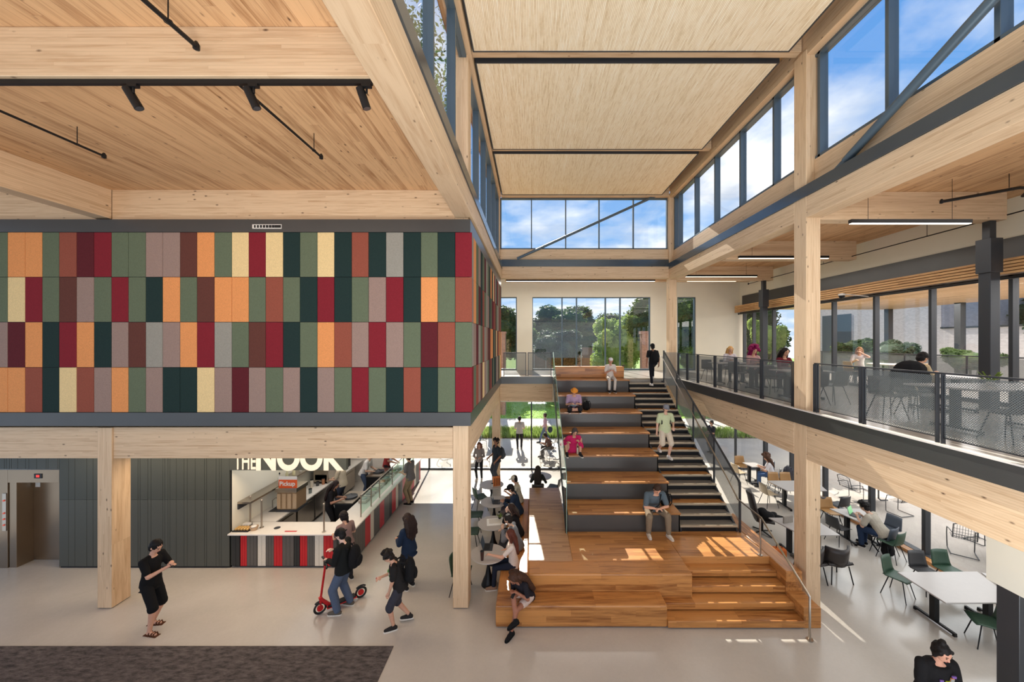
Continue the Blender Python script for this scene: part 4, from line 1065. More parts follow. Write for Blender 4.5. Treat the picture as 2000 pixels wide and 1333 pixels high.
def backpack(loc, rz, label, mat=None, s=1.0, tilt=0):
    e = empty('backpack', loc, R(rz), label=label, cat='backpack'); mat = mat or cloth
    e.rotation_euler = (R(tilt), 0, R(rz)); e.scale = (s, s, s)
    m = MB(); m.ball((0, 0, .23), .17, .11, .25, 14, 10)
    m.ball((0, 0, .13), .17, .12, .15, 12, 8)
    o = m.build('body', mat, e, smooth=True); q = o.modifiers.new('r', 'REMESH'); q.mode = 'VOXEL'; q.voxel_size = .016; q.use_smooth_shade = True
    m = MB(); m.ball((0, -.10, .15), .12, .05, .11, 12, 8); m.build('pocket', mat, e, smooth=True)
    for sx in (-1, 1): MB().tube([(sx*.09, .09, .42), (sx*.11, .17, .46), (sx*.12, .28, .40), (sx*.12, .27, .22), (sx*.12, .12, .06)], .018, 6).build('strap', mat, e, smooth=True)
    MB().tube([(-.04, .03, .47), (-.03, .03, .51), (.03, .03, .51), (.04, .03, .47)], .01, 6).build('handle', mat, e, smooth=True)
    return e
backpack((9.55, 9.9, 0), 20, 'black backpack on the floor beside the green chair of the student')
backpack((9.95, 14.3, .45), 150, 'dark grey backpack standing by the farthest small table', fabric('grey_pack', C(72, 72, 80)))
backpack((9.3, 6.75, .46), 200, 'dark bag with yellow marks on the chair at the lower right edge', fabric('dark_pack', C(40, 36, 34)))

# upper balcony furniture
poly_table([(6.75, 6.7), (9.0, 6.7), (8.6, 5.75), (6.95, 5.75)], .74, 'near grey table on the right balcony behind the perforated guard', zf=ZM)
poly_table([(6.5, 10.1), (7.7, 10.1), (7.7, 9.35), (6.5, 9.35)], .74, 'balcony table just behind the tall column', zf=ZM)
poly_table([(6.6, 11.9), (8.0, 11.9), (8.0, 11.1), (6.6, 11.1)], .74, 'middle balcony table in the row along the guard', zf=ZM)
poly_table([(6.5, 13.6), (7.8, 13.6), (7.8, 12.8), (6.5, 12.8)], .74, 'farthest balcony table in the row along the guard', zf=ZM)
gB = 'dark chairs around the balcony tables'
for x, y, rz, l in ((7.05, 5.45, 0, 'dark balcony chair in front of the near table, left'), (7.75, 5.45, 5, 'dark balcony chair in front of the near table, middle'), (8.5, 5.5, -5, 'dark balcony chair in front of the near table, right'),
                    (7.0, 7.25, 170, 'dark balcony chair behind the near table at its left'), (7.62, 7.3, 185, 'dark balcony chair behind the near table at its right, holding the black jacket'),
                    (7.25, 8.85, 10, 'dark balcony chair just right of the tall column'), (6.7, 8.75, 0, 'dark balcony chair hidden by the tall column, holding a backpack'),
                    (6.9, 10.55, 180, 'dark balcony chair behind the column table, left'), (7.5, 10.7, 180, 'dark balcony chair under the person in maroon'),
                    (6.9, 12.35, 180, 'dark balcony chair under the person with magenta hair'), (7.6, 12.3, 180, 'dark balcony chair beside the magenta-haired person'),
                    (6.8, 14.1, 180, 'dark balcony chair under the blond person'), (7.5, 14.1, 180, 'farthest dark balcony chair'), (6.9, 12.5-1.9, 0, None)):
    if l: put_chair('charcoal', x, y, rz, l, z=ZM)
backpack((6.72, 8.7, ZM+.45), 0, 'black backpack on the balcony chair just right of the tall column')
jk = empty('jacket', (7.62, 7.42, ZM+.70), R(0), label='large black jacket draped over a balcony chair', cat='jacket')
m = MB(); m.ball((0, 0, .22), .34, .14, .2).ball((-.2, 0, .08), .2, .14, .22).ball((.25, .02, .05), .16, .14, .2).ball((0, .05, .3), .2, .1, .1)
o = m.build('cloth', cloth, jk, smooth=True); q = o.modifiers.new('r', 'REMESH'); q.mode = 'VOXEL'; q.voxel_size = .022; q.use_smooth_shade = True
MB().caps((-.3, 0, .1), (-.42, .02, -.25), .06, .045).build('sleeve', cloth, jk, smooth=True)
pl = empty('potted_plant', (7.9, 6.35, ZM+.74), label='small bright green plant on the near balcony table', cat='plant')
MB().lathe([(.04, 0), (.05, .06)], n=10).build('pot', M['white'], pl)
m = MB(); rr = random.Random(2)
for i in range(24):
    a = rr.uniform(0, 6.28); m.bar((0, 0, .06), (.14*cos(a), .14*sin(a), .06+rr.uniform(.04, .18)), .025, .003)
m.build('leaves', M['leaf2'], pl)

# scooter ------------------------------------------------------------
sred = plain('scooter_red', C(196, 28, 34), .35, .2)
p0 = V((-4.46, 7.78, 0)); p1 = V((-3.83, 8.28, 0)); dv = p1-p0
scd = empty('kick_scooter', p0, math.atan2(dv.y, dv.x), label='red electric kick scooter with black wheels beside the person in a black hoodie', cat='scooter')
Ls = dv.length
def wheel(x):
    w_ = MB(); pts = [(x+.105*cos(a*pi/12), 0, .125+.105*sin(a*pi/12)) for a in range(24)]
    w_.tube(pts, .022, 8, closed=True); o = w_.build('wheel', M['black'], scd, smooth=True)
    MB().cyl((x, -.02, .125), (x, .02, .125), .06, n=16).build('hub', sred, o)
wheel(0); wheel(Ls)
MB().box(.14, Ls-.12, -.07, .07, .09, .13).build('deck', M['black'], scd, bevel=.01)
m = MB(); m.bar((.02, 0, .30), (.18, 0, .12), .06, .06).bar((.02, 0, .30), (.0, 0, .36), .06, .07); m.box(.12, Ls-.1, -.08, .08, .08, .10); m.build('frame', sred, scd, bevel=.006)
MB().cyl((0, 0, .24), (.10, 0, 1.02), .022).build('stem', sred, scd, smooth=True)
MB().bar((-.0, -.03, .12), (.015, -.03, .28), .015, .03).bar((0, .03, .12), (.015, .03, .28), .015, .03).build('fork', sred, scd)
MB().cyl((.10, -.24, 1.06), (.10, .24, 1.06), .014).build('handlebar', M['black'], scd, smooth=True)
for sy in (-1, 1): MB().cyl((.10, sy*.14, 1.06), (.08, sy*.26, 1.06), .02).build('grip', M['black'], scd, smooth=True)
MB().box(.07, .13, -.04, .04, 1.0, 1.09).build('display', M['black'], scd, bevel=.01)
for x in (0, Ls):
    pts = [(x+.15*cos(a), 0, .125+.15*sin(a)) for a in [R(k) for k in range(50, 150, 20)]]
    m = MB(); m.tube(pts, .016, 6); m.build('fender', M['black'], scd, smooth=True)
# ================================================================ outdoors
sbox('ground_paving', M['paving'], -45, 45, 16.68, 22.0, -.3, -.02)
sbox('ground_terrace', M['paving2'], 10.6, 45, -12, 16.68, -.3, -.02)
sbox('ground_planting', M['bark'], -45, 45, 22.0, 24.1, -.3, -.01)
sbox('ground_path', M['paving'], -45, 45, 24.1, 27.6, -.3, -.0)
sbox('ground_lawn', M['lawn'], -90, 90, 27.6, 140, -.3, .02)
# grasses: nobody could count them
rr = random.Random(11)
def blades(n, x0, x1, y0, y1, h0, h1, name, mat, label, cat, w=.02, z=0, dens=None):
    m = MB()
    for i in range(n):
        x = rr.uniform(x0, x1); y = rr.uniform(y0, y1); h = rr.uniform(h0, h1); a = rr.uniform(0, 6.28); l = rr.uniform(.1, .5)*h
        dx, dy = cos(a), sin(a); px, py = -dy*w, dx*w
        m._add([(x-px, y-py, z), (x+px, y+py, z), (x+px*.7+dx*l*.4, y+py*.7+dy*l*.4, z+h*.6), (x-px*.7+dx*l*.4, y-py*.7+dy*l*.4, z+h*.6), (x+dx*l, y+dy*l, z+h)],
               [(0, 1, 2, 3), (3, 2, 4)])
    return tag(m.build(name, mat), label, cat, kind='stuff')
blades(16000, -9, 9, 22.0, 24.0, .18, .42, 'ornamental_grass', M['leaf2'], 'band of feathery green grasses between the paving and the path', 'grass')
blades(5000, 9, 20, 22.0, 24.0, .18, .42, 'ornamental_grass', M['leaf2'], 'planting strip of grasses seen behind the stair', 'grass')
blades(22000, -14, 22, 27.7, 42, .05, .14, 'lawn_grass', M['grass'], 'short green lawn beyond the path', 'grass', w=.03)
# trees
def tree_mesh(seed, n, blobs, leaf, name, core=True):
    r_ = random.Random(seed); m = MB(); cs = []
    for i in range(blobs):
        a = r_.uniform(0, 6.28); rad = sqrt(r_.random()); z = r_.uniform(-.55, .85)
        k = sqrt(max(.1, 1-z*z*.75)); cs.append((V((cos(a)*rad*k*.8, sin(a)*rad*k*.8, z*.75)), r_.uniform(.22, .4)))
    for i in range(n):
        c, rb_ = cs[r_.randrange(blobs)]
        d_ = V((r_.gauss(0, 1), r_.gauss(0, 1), r_.gauss(0, 1))).normalized()
        p = c+d_*rb_*(r_.random()**.35)
        u = V((r_.gauss(0, 1), r_.gauss(0, 1), r_.gauss(0, .6))).normalized(); v_ = u.cross(V((r_.gauss(0, 1), r_.gauss(0, 1), r_.gauss(0, 1)))).normalized()
        s_ = leaf*r_.uniform(.6, 1.3)
        m._add([p-u*s_, p+v_*s_*.5, p+u*s_, p-v_*s_*.5], [(0, 1, 2, 3)])
    if core:
        for c, rb_ in cs: m.ball(c, rb_*.82, n=8, m=6)
        m.ball((0, 0, 0), .62, .62, .5, n=10, m=7)
    me = bpy.data.meshes.new(name); me.from_pydata(m.v, [], m.f); return me, cs
TM = [tree_mesh(21, 15000, 26, .045, 'crown_a'), tree_mesh(22, 15000, 22, .045, 'crown_b'), tree_mesh(23, 9000, 14, .055, 'crown_c'), tree_mesh(24, 5200, 20, .028, 'crown_d', False)]
def tree(x, y, rad, hc, rz, kind, mat, label, flat=.8, trunk=True, name='tree', cat='tree'):
    e = empty(name, (x, y, 0), rz, label=label, cat=cat)
    me, cs = TM[kind]; key = me.name+mat.name
    if key not in bpy.data.meshes:
        m2 = me.copy(); m2.name = key; m2.materials.append(mat)
    o = bpy.data.objects.new('crown', bpy.data.meshes[key]); link(o, e); o.location = (0, 0, hc); o.scale = (rad, rad, rad*flat)
    if trunk:
        m = MB(); m.tube([(0, 0, 0), (.05*rad, 0, hc*.3), (.0, .05*rad, hc*.7), (0, 0, hc+rad*.2)], .1, 9, rr=[.075*rad, .06*rad, .05*rad, .03*rad])
        for c, rb_ in cs[::3]:
            m.tube([(0, 0, hc*.6), tuple(V((c.x*rad*.5, c.y*rad*.5, hc*.8+c.z*rad*.4*flat))), (c.x*rad, c.y*rad, hc+c.z*rad*flat)], .05, 6, rr=[.04*rad, .025*rad, .01*rad])
        m.build('trunk', M['bark'], e, smooth=True)
    return e
L_ = M
tree(-3.5, 44, 4.6, 6.4, 0, 0, M['leaf'], 'dark oak at the far left of the end windows')
tree(4.6, 47, 4.8, 7.0, 1, 1, M['leaf'], 'broad dark oak behind the round bush')
tree(10.0, 48, 4.2, 6.2, 2, 0, M['leaf'], 'dark oak in the middle distance right of the broad oak')
tree(2.6, 36, 2.9, 4.9, .4, 1, M['leaf3'], 'round grey-green bush in the middle of the end window', .8, False, 'bush', 'bush')
tree(7.4, 31, 2.8, 5.2, 3, 1, M['leaf2'], 'bright green tree in the right half of the end window', 1.05)
tree(10.2, 30, 3.0, 6.9, 4, 0, M['leaf'], 'tall shady tree at the right of the end window', 1.0)
tree(15.5, 40, 4.8, 7.2, 5, 1, M['leaf'], 'tree seen through the narrow right window')
tree(12.6, 27, 1.8, 4.4, 5.5, 2, M['leaf2'], 'young green tree outside the narrow right window', 1.1)
tree(-10, 46, 5.0, 6.8, 2.5, 1, M['leaf'], 'far tree behind the side felt wall')
tree(0.2, 50, 4.4, 5.6, 2.2, 0, M['leaf3'], 'distant grey-green tree on the horizon')
tree(-8.2, 27, 5.6, 24.0, .7, 3, M['leaf'], 'tall tree whose leafy branches show through the left clerestory', 1.0)
tree(22.5, 13.5, 2.6, 7.0, 1.4, 0, M['leaf3'], 'tree behind the low part of the grey brick building', .8)
tree(27.0, 17.0, 3.2, 7.4, 4.4, 1, M['leaf'], 'darker tree beyond the grey brick building')
tree(17.8, 20.5, 1.25, 5.25, .3, 2, M['leaf'], 'dark shrub on the terrace, left of the seated person', .75, True, 'shrub', 'shrub')
tree(17.3, 17.6, 1.25, 5.2, 1.3, 2, M['leaf3'], 'grey-green shrub on the terrace in the middle pane', .7, True, 'shrub', 'shrub')
tree(16.9, 14.2, 1.0, 5.0, 2.3, 2, M['leaf'], 'dark shrub on the terrace near the steel column', .7, True, 'shrub', 'shrub')
tree(15.6, 24.5, 1.3, 5.9, 2.9, 2, M['leaf2'], 'bright leafy vine tree outside the first upper panes', 1.5)
tree(14.4, 28.5, 1.8, 6.0, 3.4, 2, M['leaf2'], 'light green tree outside the far corner of the glass wall', 1.5)
tree(17.5, 30.5, 3.4, 6.5, .9, 1, M['leaf'], 'dark tree behind the vine outside the upper glass', 1.1)
# shrubs across the lawn
for i, (x, y, r_) in enumerate(((-3.2, 31, .9), (1.8, 33, 1.2), (5.2, 30, .8), (8.8, 27.9, .9), (-6, 33, 1.3), (11.6, 31, 1.2))):
    tree(x, y, r_, r_*.72, i*1.1, 2, M['leaf3'] if i % 2 else M['leaf2'], ['small shrub at the left of the lawn', 'shrub in the middle of the lawn', 'small bright shrub on the lawn below the end window', 'shrub near the path behind the stair', 'wide shrub behind the left columns', 'shrub at the foot of the tall shady tree'][i], .8, False, 'shrub', 'shrub')
# brick things in the grounds
o = MB().box(-.27, .27, -.27, .27, 0, 6.3).box(-.33, .33, -.33, .33, 6.3, 6.5).build('brick_pillar', M['redbrick'], loc=(8.05, 26.2, 0), label='slim brick pillar seen through the end window', cat='pillar')
o = MB().box(-.6, .6, -.5, .5, 0, 6.4).box(-.66, .66, -.56, .56, 6.4, 6.55).build('brick_pillar', M['redbrick'], loc=(-2.65, 29.3, 0), label='wide brick pillar behind the left pane of the end wall', cat='pillar')
o = MB().box(-3.4, 3.4, -.2, .2, 0, 5.0).box(-3.45, 3.45, -.26, .26, 5.0, 5.12).build('garden_wall', M['redbrick'], loc=(3.6, 41.5, 0), label='low brick wall across the lawn', cat='wall')
for i in range(9):
    x = -1+i*1.3
    MB().box(-.04, .04, -.04, .04, 0, 5.35 if i % 2 else 5.6).box(-.1, .1, -.1, .1, 5.3, 5.4).build('garden_post', M['white'], loc=(x, 40.8, 0), label='pale slim post in front of the brick garden wall', cat='post', group='pale posts in front of the garden wall')
# grey brick building + upper terrace
bd = empty('brick_building', (24, 18, 0), label='large grey brick building across the terrace', cat='building')
MB().box(-3, 3, .9, 10, 0, 12).build('tall_wing', M['greybrick'], bd)
MB().box(-3, -2.6, -24, .9, 0, 6.42).build('low_wall', M['greybrick'], bd)
MB().box(-3.05, -2.55, -24, .9, 6.42, 6.5).build('coping', M['steel'], bd)
MB().box(-3.02, -2.98, 6.2, 8.6, 0, 7.6).build('dark_window_bay', M['frame'], bd)
b2 = empty('tower_block', (34, 4, 0), label='pale building rising behind the trees at the upper right', cat='building')
MB().box(-4, 4, -6, 8, 0, 13).build('body', M['greybrick'], b2); MB().box(-4.2, 4.2, -6.2, 8.2, 13, 13.3).build('roof', M['steel'], b2)
for i in range(5): MB().box(-4.04, -3.98, -5+i*2.6, -3.6+i*2.6, 7.5, 9.3).build('window', M['steel'], b2)
tp = MB(); tp.box(11.0, 14.4, -4, 19.5, 3.95, 4.24)
recenter(tp.build('floor', M['paving2'], kind=S))
tp = MB(); tp.box(11.1, 19, -4, 19.5, 7.45, 7.75)
recenter(tp.build('ceiling', wood('soffit_boards', C(226, 184, 132), C(180, 134, 84), 'y', 'x', .14, 3, .2, .5), kind=S))
for y in (0.5, 8.2, 16.0, 19.2):
    MB().box(-.12, .12, -.12, .12, 0, 7.45).build('terrace_column', M['steel'], loc=(18.6, y, 0), label='dark steel column holding the outer edge of the terrace roof', cat='column', group='outer terrace roof columns')
e = empty('terrace_guard', (14.2, 8, 4.24), label='dark steel guard along the outer edge of the upper terrace', cat='guard')
MB().box(-.02, .02, -12, 11.4, 1.02, 1.06).build('top_rail', M['steel'], e)
for y in range(-12, 12, 2): MB().box(-.02, .02, y, y+.04, 0, 1.02).build('post', M['steel'], e)
MB().box(-.003, .003, -12, 11.4, .08, 1.0).build('mesh_panel', M['perf'], e)
# terrace furniture upstairs
e = empty('round_table', (12.4, 13.0, 4.24), label='white round table on the upper terrace beside the blond woman', cat='table')
MB().lathe([(.44, .70), (.45, .73), (.44, .74)], n=28).build('tabletop', M['white'], e); MB().lathe([(.22, 0), (.2, .02), (.03, .05), (.03, .7)], n=14).build('pedestal', M['steel'], e)
put_chair('slate', 12.2, 13.75, 150, 'slate chair under the blond woman on the upper terrace', z=4.24)
put_chair('mustard', 12.7, 12.2, 20, 'mustard chair on the upper terrace in front of the white round table', z=4.24)
put_chair('sand', 11.7, 13.4, -90, 'pale chair on the upper terrace by the glass', z=4.24)
# wire mesh outdoor chairs and tables, on a tube frame
def wire_chair(label, x, y, rz, z=0, group=None):
    if 'wire' in src: return copy_tree(src['wire'], (x, y, z), R(rz), label, group)
    e = empty('wire_chair', (x, y, z), R(rz), label=label, cat='chair', group=group); src['wire'] = e
    T = M['steel']
    m = MB()
    for k in range(9):
        a = -.2+.05*k; m.tube([(a, .22, .44), (a, 0, .42), (a, -.18, .45), (a, -.27, .65), (a, -.32, .86)], .004, 4)
    for (yy, zz_) in ((.15, .432), (.05, .424), (-.05, .427), (-.14, .44)): m.tube([(-.22, yy, zz_), (.22, yy, zz_)], .004, 4)
    m.build('seat', T, e)
    m = MB()
    for (yy, zz_) in ((-.2, .5), (-.235, .58), (-.27, .66), (-.295, .75)): m.tube([(-.22, yy, zz_), (.22, yy, zz_)], .004, 4)
    m.tube([(-.22, -.2, .47), (-.22, -.32, .86), (-.1, -.345, .92), (.1, -.345, .92), (.22, -.32, .86), (.22, -.2, .47)], .012, 6)
    m.build('backrest', T, e)
    for sx in (-1, 1):
        MB().tube([(sx*.24, -.28, .62), (sx*.26, 0, .62), (sx*.26, .2, .58), (sx*.26, .24, .4), (sx*.25, .24, .03), (sx*.25, .2, .012), (sx*.25, -.22, .012)], .012, 6).build('leg', T, e, smooth=True)
    MB().tube([(-.25, -.22, .012), (.25, -.22, .012)], .012, 6).build('base_bar', T, e)
    return e
def out_table(x, y, label, r=.5, rz=0):
    e = empty('outdoor_table', (x, y, 0), R(rz), label=label, cat='table')
    MB().lathe([(r, .71), (r, .735), (r-.02, .74)], n=30).build('tabletop', plain('table_blue_grey', C(150, 158, 168), .35) if 'table_blue_grey' not in bpy.data.materials else bpy.data.materials['table_blue_grey'], e)
    for sx in (-1, 1): MB().tube([(sx*.12, 0, .71), (sx*.12, 0, .1), (sx*.2, 0, .03), (sx*.45, 0, .03)], .025, 8).build('leg', M['steel'], e, smooth=True)
    return e
wire_chair('wire mesh chair outside, left of the standing woman in grey', -2.3, 17.7, 200)
wire_chair('wire mesh chair outside, behind the standing woman in grey', -2.9, 18.8, 100)
wire_chair('wire mesh chair outside at the left of the far glass', -4.2, 18.2, 40)
out_table(-2.9, 18.1, 'outdoor round table left of the man in white outside')
wire_chair('wire mesh chair under the person outside beside the glass guard', .95, 18.35, 100)
wire_chair('empty wire mesh chair beside the seated person outside', .75, 17.5, 150)
out_table(1.5, 17.9, 'outdoor round table partly behind the glass guard')
wire_chair('wire mesh chair outside behind the stair guard', 6.4, 17.6, 60)
wire_chair('wire mesh chair outside, right of the stair guard', 7.4, 18.4, -30)
out_table(12.6, 9.3, 'outdoor table beyond the lower right glass', .75, 20)
wire_chair('wire mesh chair beyond the lower right glass, left of the table', 11.7, 10.0, -40)
wire_chair('wire mesh chair beyond the lower right glass, nearest the mullion', 11.75, 9.0, -75)
wire_chair('far wire mesh chair beyond the lower right glass', 12.9, 10.6, 190)
out_table(12.4, 13.3, 'second outdoor table beyond the lower right glass', .6)
wire_chair('wire mesh chair at the second outdoor table, left', 11.6, 13.4, -80)
wire_chair('wire mesh chair at the second outdoor table, front', 12.3, 12.3, 10)
wire_chair('wire mesh chair at the second outdoor table, back', 12.7, 14.2, 180)
wire_chair('wire mesh chair outside by the corner of the glass', 11.4, 15.2, -60)
# bicycle behind the stair guard
bi = empty('bicycle', (6.6, 18.9, 0), R(15), label='bicycle parked outside behind the stair guard', cat='bicycle')
for x in (0, 1.02):
    m = MB(); m.tube([(x+.33*cos(a*pi/14), 0, .34+.33*sin(a*pi/14)) for a in range(28)], .018, 6, closed=True); m.build('tire', M['black'], bi, smooth=True)
    m = MB()
    for a in range(12): m.tube([(x, 0, .34), (x+.32*cos(a*pi/6), 0, .34+.32*sin(a*pi/6))], .002, 4)
    m.build('spokes', M['stainless'], bi)
m = MB(); B = {'r': (0, 0, .34), 'b': (.42, 0, .3), 's': (.3, 0, .82), 'h': (.86, 0, .85), 'f': (1.02, 0, .34)}
for a, b in ('rb', 'rs', 'bs', 'bh', 'sh', 'hf'): m.tube([B[a], B[b]], .016, 6)
m.build('frame', M['black'], bi, smooth=True)
MB().tube([(.86, 0, .85), (.84, 0, .98), (.9, -.22, 1.0)], .012, 6).tube([(.84, 0, .98), (.9, .22, 1.0)], .012, 6).build('handlebar', M['black'], bi, smooth=True)
MB().ball((.28, 0, .88), .12, .06, .03).build('saddle', M['black'], bi, smooth=True)

# ================================================================ lamps and added fill lights
area('cafe_downlight', (-6.3, 12.2, 3.25), (0, 0, 0), 2.6, 5.0, 75, (1, .94, .86))
area('lobby_downlight', (-7, 8.75, 3.2), (0, 0, 0), 9, .5, 115, (1, .78, .54))
area('balcony_light', (8.2, 6.0, 8.3), (0, 0, 0), 3, 8, 90, (1, .97, .93))
area('balcony_light_far', (8.2, 13.5, 8.3), (0, 0, 0), 3, 6, 80, (1, .97, .93))
area('dining_fill', (8.9, 9.2, 3.9), (0, 0, 0), 2.4, 12, 150, (1, .99, .97))  # added fill brightening the dining area under the balcony, no fixture there
area('terrace_fill', (14, 8.0, 3.9), (0, 0, 0), 5, 18, 900, (.93, .97, 1))  # added fill to lift the dark lower terrace, not a real lamp
area('terrace_roof_fill', (15.5, 8.0, 7.4), (0, 0, 0), 6, 20, 2200, (1, .98, .96))  # added fill below the terrace roof, standing in for bounced sun
area('far_bay_light', (2.3, 17.3, 8.5), (0, 0, 0), 7, .3, 70, (1, .96, .9))
area('rear_fill', (-3, -5.8, 4.6), (R(90), 0, 0), 22, 7, 360, (1, .90, .78))  # unseen area light added behind the camera in place of daylight
area('track_wall_washer', (-6.0, 4.1, 8.45), (R(50), 0, 0), 6, .12, 38, (1, .84, .68))
area('nave_bounce_fill', (2.2, -.3, .5), (R(178), 0, 0), 5, 4, 1250, (.97, .99, 1))  # unseen light added near the floor, standing in for sun bounce onto the roof panels
# ================================================================ people
def ell(mb, pts, ax, ay, rx, ry, n=14):
    vs = []; m = len(pts)
    for p, a, b, r1, r2 in zip(pts, ax, ay, rx, ry):
        for k in range(n): vs.append(p+a*r1*cos(2*pi*k/n)+b*r2*sin(2*pi*k/n))
    fs = [(i*n+k, i*n+(k+1) % n, (i+1)*n+(k+1) % n, (i+1)*n+k) for i in range(m-1) for k in range(n)]
    fs.append(tuple(range(n-1, -1, -1))); fs.append(tuple((m-1)*n+k for k in range(n)))
    mb._add(vs, fs)
def ik(a, t, l1, l2, hint):
    d = t-a; L = d.length
    if L > (l1+l2)*.995: t = a+d*((l1+l2)*.995/L); d = t-a; L = d.length
    if L < abs(l1-l2)+.02: L = abs(l1-l2)+.02
    u = d.normalized(); x = (l1*l1-l2*l2+L*L)/(2*L); hh = sqrt(max(0, l1*l1-x*x))
    hv = V(hint); hv = hv-u*hv.dot(u)
    if hv.length < 1e-4: hv = V((0, 1, 0))
    return a+u*x+hv.normalized()*hh, t
FABS = {}
def fab(c, am=.10):
    if c not in FABS: FABS[c] = fabric('cloth_%d_%d_%d' % c, C(*c), .88, 90, am)
    return FABS[c]
HAIR = {}
def hairm(c):
    if c not in HAIR: HAIR[c] = plain('hair_%d_%d_%d' % c, C(*c), .62, 0, .35, 90, spec=.25, bump=.3)
    return HAIR[c]
SKIN = {}
def skin(c):
    if c not in SKIN: SKIN[c] = plain('skin_%d_%d_%d' % c, C(*c), .55, 0, .04, 30, spec=.35)
    return SKIN[c]
foldtex = bpy.data.textures.new('folds', 'CLOUDS'); foldtex.noise_scale = .12
hairtex = bpy.data.textures.new('strands', 'CLOUDS'); hairtex.noise_scale = .035
def organic(mb, name, mat, par, vox, fold=0.0, sm=2, tex=None):
    o = mb.build(name, mat, par, smooth=True)
    q = o.modifiers.new('remesh', 'REMESH'); q.mode = 'VOXEL'; q.voxel_size = vox; q.use_smooth_shade = True
    q = o.modifiers.new('smooth', 'SMOOTH'); q.iterations = sm; q.factor = .5
    if fold:
        q = o.modifiers.new('fold', 'DISPLACE'); q.texture = tex or foldtex; q.strength = fold; q.mid_level = .5
    return o
def person(label, x, y, z, rz, h=1.72, pelvis=None, lean=0, side=0, twist=0, feet=None, hands=None, head=(0, 0), knee=None, elbow=None,
           skn=(214, 166, 138), top=(60, 60, 64), sleeve='short', bottom=(50, 50, 56), legs='long', shoe=(40, 40, 42), hair='short', hairc=(30, 24, 22),
           hat=None, female=False, fold=.012, vox=.010, group=None, hemlen=.10, footdir=(0, 0), heavy=1.0, long_len=.38, print_c=None, sole=(220, 216, 208), loose=0.0, hw=1.0):
    k = h/1.72
    e = empty('person', (x, y, z), R(rz), label=label, cat='person', group=group)
    P = V(pelvis) if pelvis else V((0, 0, .93*k))
    le, si = R(lean), R(side)
    u = V((sin(si), sin(le)*cos(si), cos(le)*cos(si))).normalized()
    tw = R(twist); r0 = V((1, 0, 0)); r0 = (r0-u*r0.dot(u)).normalized()
    f0 = u.cross(r0).normalized()
    r1 = (r0*cos(tw)+f0*sin(tw)).normalized(); f1 = u.cross(r1).normalized()
    neck = P+u*.50*k
    shw = (.165 if female else .185)*k*heavy
    sh = {-1: neck-u*.065*k-r1*shw, 1: neck-u*.065*k+r1*shw}
    hp = {s: P-V((0, 0, .03*k))+r0*s*.088*k for s in (-1, 1)}
    feet = feet or ((-.10, 0, .085), (.10, .02, .085)); hands = hands or ((-.25, .06, .80*k), (.25, .06, .80*k))
    knee = knee or ((-.15, 1, .3), (.15, 1, .3)); elbow = elbow or ((-.5, -.7, -.5), (.5, -.7, -.5))
    kn, an, el_, wr = {}, {}, {}, {}
    for i, s in enumerate((-1, 1)):
        kn[s], an[s] = ik(hp[s], V(feet[i]), .44*k, .43*k, knee[i])
        el_[s], wr[s] = ik(sh[s], V(hands[i]), .29*k, .25*k, elbow[i])
    # head frame
    hl = le*.6+R(head[0]); hy = R(head[1])
    hu = V((0, sin(hl), cos(hl))); hf = V((0, cos(hl), -sin(hl)))
    Rm = Matrix.Rotation(hy+tw*.5, 3, 'Z'); hu = Rm @ hu; hf = Rm @ hf; hr = hf.cross(hu).normalized()
    hc = neck+(u*.5+hu*.5).normalized()*.165*k+hf*.02*k
    HM = Matrix((hr, hf, hu)).transposed()
    hv = heavy*(.93 if female else 1)
    prof = [(-.12, .115, .085), (-.05, .165, .118), (.03, .162, .115), (.12, .138 if female else .148, .102), (.22, .132 if female else .148, .10), (.33, .155, .115 if female else .112), (.41, .165, .10), (.46, .12, .078), (.495, .06, .058)]
    def torso(mb, lo, hi, add, flare=0.0):
        pp = [(t, a, b) for t, a, b in prof if lo <= t <= hi]
        if pp[0][0] > lo+.001:
            a0 = prof[1]; pp = [(lo, a0[1], a0[2])]+pp
        pts, X_, Y_, ra, rb_ = [], [], [], [], []
        for t, a, b in pp:
            w_ = min(1, max(0, t/.3)); X_.append((r0*(1-w_)+r1*w_).normalized()); Y_.append((f0*(1-w_)+f1*w_).normalized())
            pts.append(P+u*t*k); fl = flare*max(0, (.2-t)/.3)
            ra.append(a*k*hv+add+fl); rb_.append(b*k*hv+add+fl)
        ell(mb, pts, X_, Y_, ra, rb_)
    # --- body, one continuous surface
    b = MB(); torso(b, -.12, .5, -.006)
    b.caps(neck-u*.03*k, hc-hu*.04*k, .055*k, .05*k)
    b.ball(hc+hu*.018*k, .076*k, .094*k, .098*k, 16, 10, rot=HM)
    b.ball(hc+hf*.022*k-hu*.045*k, .055*k, .062*k, .068*k, 12, 8, rot=HM)
    b.caps(hc+hf*.086*k+hu*.010*k, hc+hf*.098*k-hu*.022*k, .009*k, .013*k, 8)
    b.caps(hc+hf*.080*k-hu*.052*k-hr*.018*k, hc+hf*.080*k-hu*.052*k+hr*.018*k, .010*k, .010*k, 6)
    for s in (-1, 1):
        b.ball(hc+hr*s*.077*k-hu*.002*k-hf*.005*k, .012*k, .022*k, .032*k, 8, 6, rot=HM)
        b.caps(sh[s], el_[s], .050*k*hv, .040*k); b.caps(el_[s], wr[s], .041*k, .027*k)
        b.caps(hp[s], kn[s], .088*k*hv, .056*k*hv); b.caps(kn[s], kn[s]+(an[s]-kn[s])*.35, .055*k, .056*k*hv); b.caps(kn[s]+(an[s]-kn[s])*.3, an[s], .055*k*hv, .036*k)
        # hand
        fd = (wr[s]-el_[s]).normalized(); pn = fd.cross(V((0, 0, 1)))
        pn = pn.normalized() if pn.length > .05 else V((s, 0, 0))
        if abs(fd.z) > .8: pn = V((0, 1, 0)); 
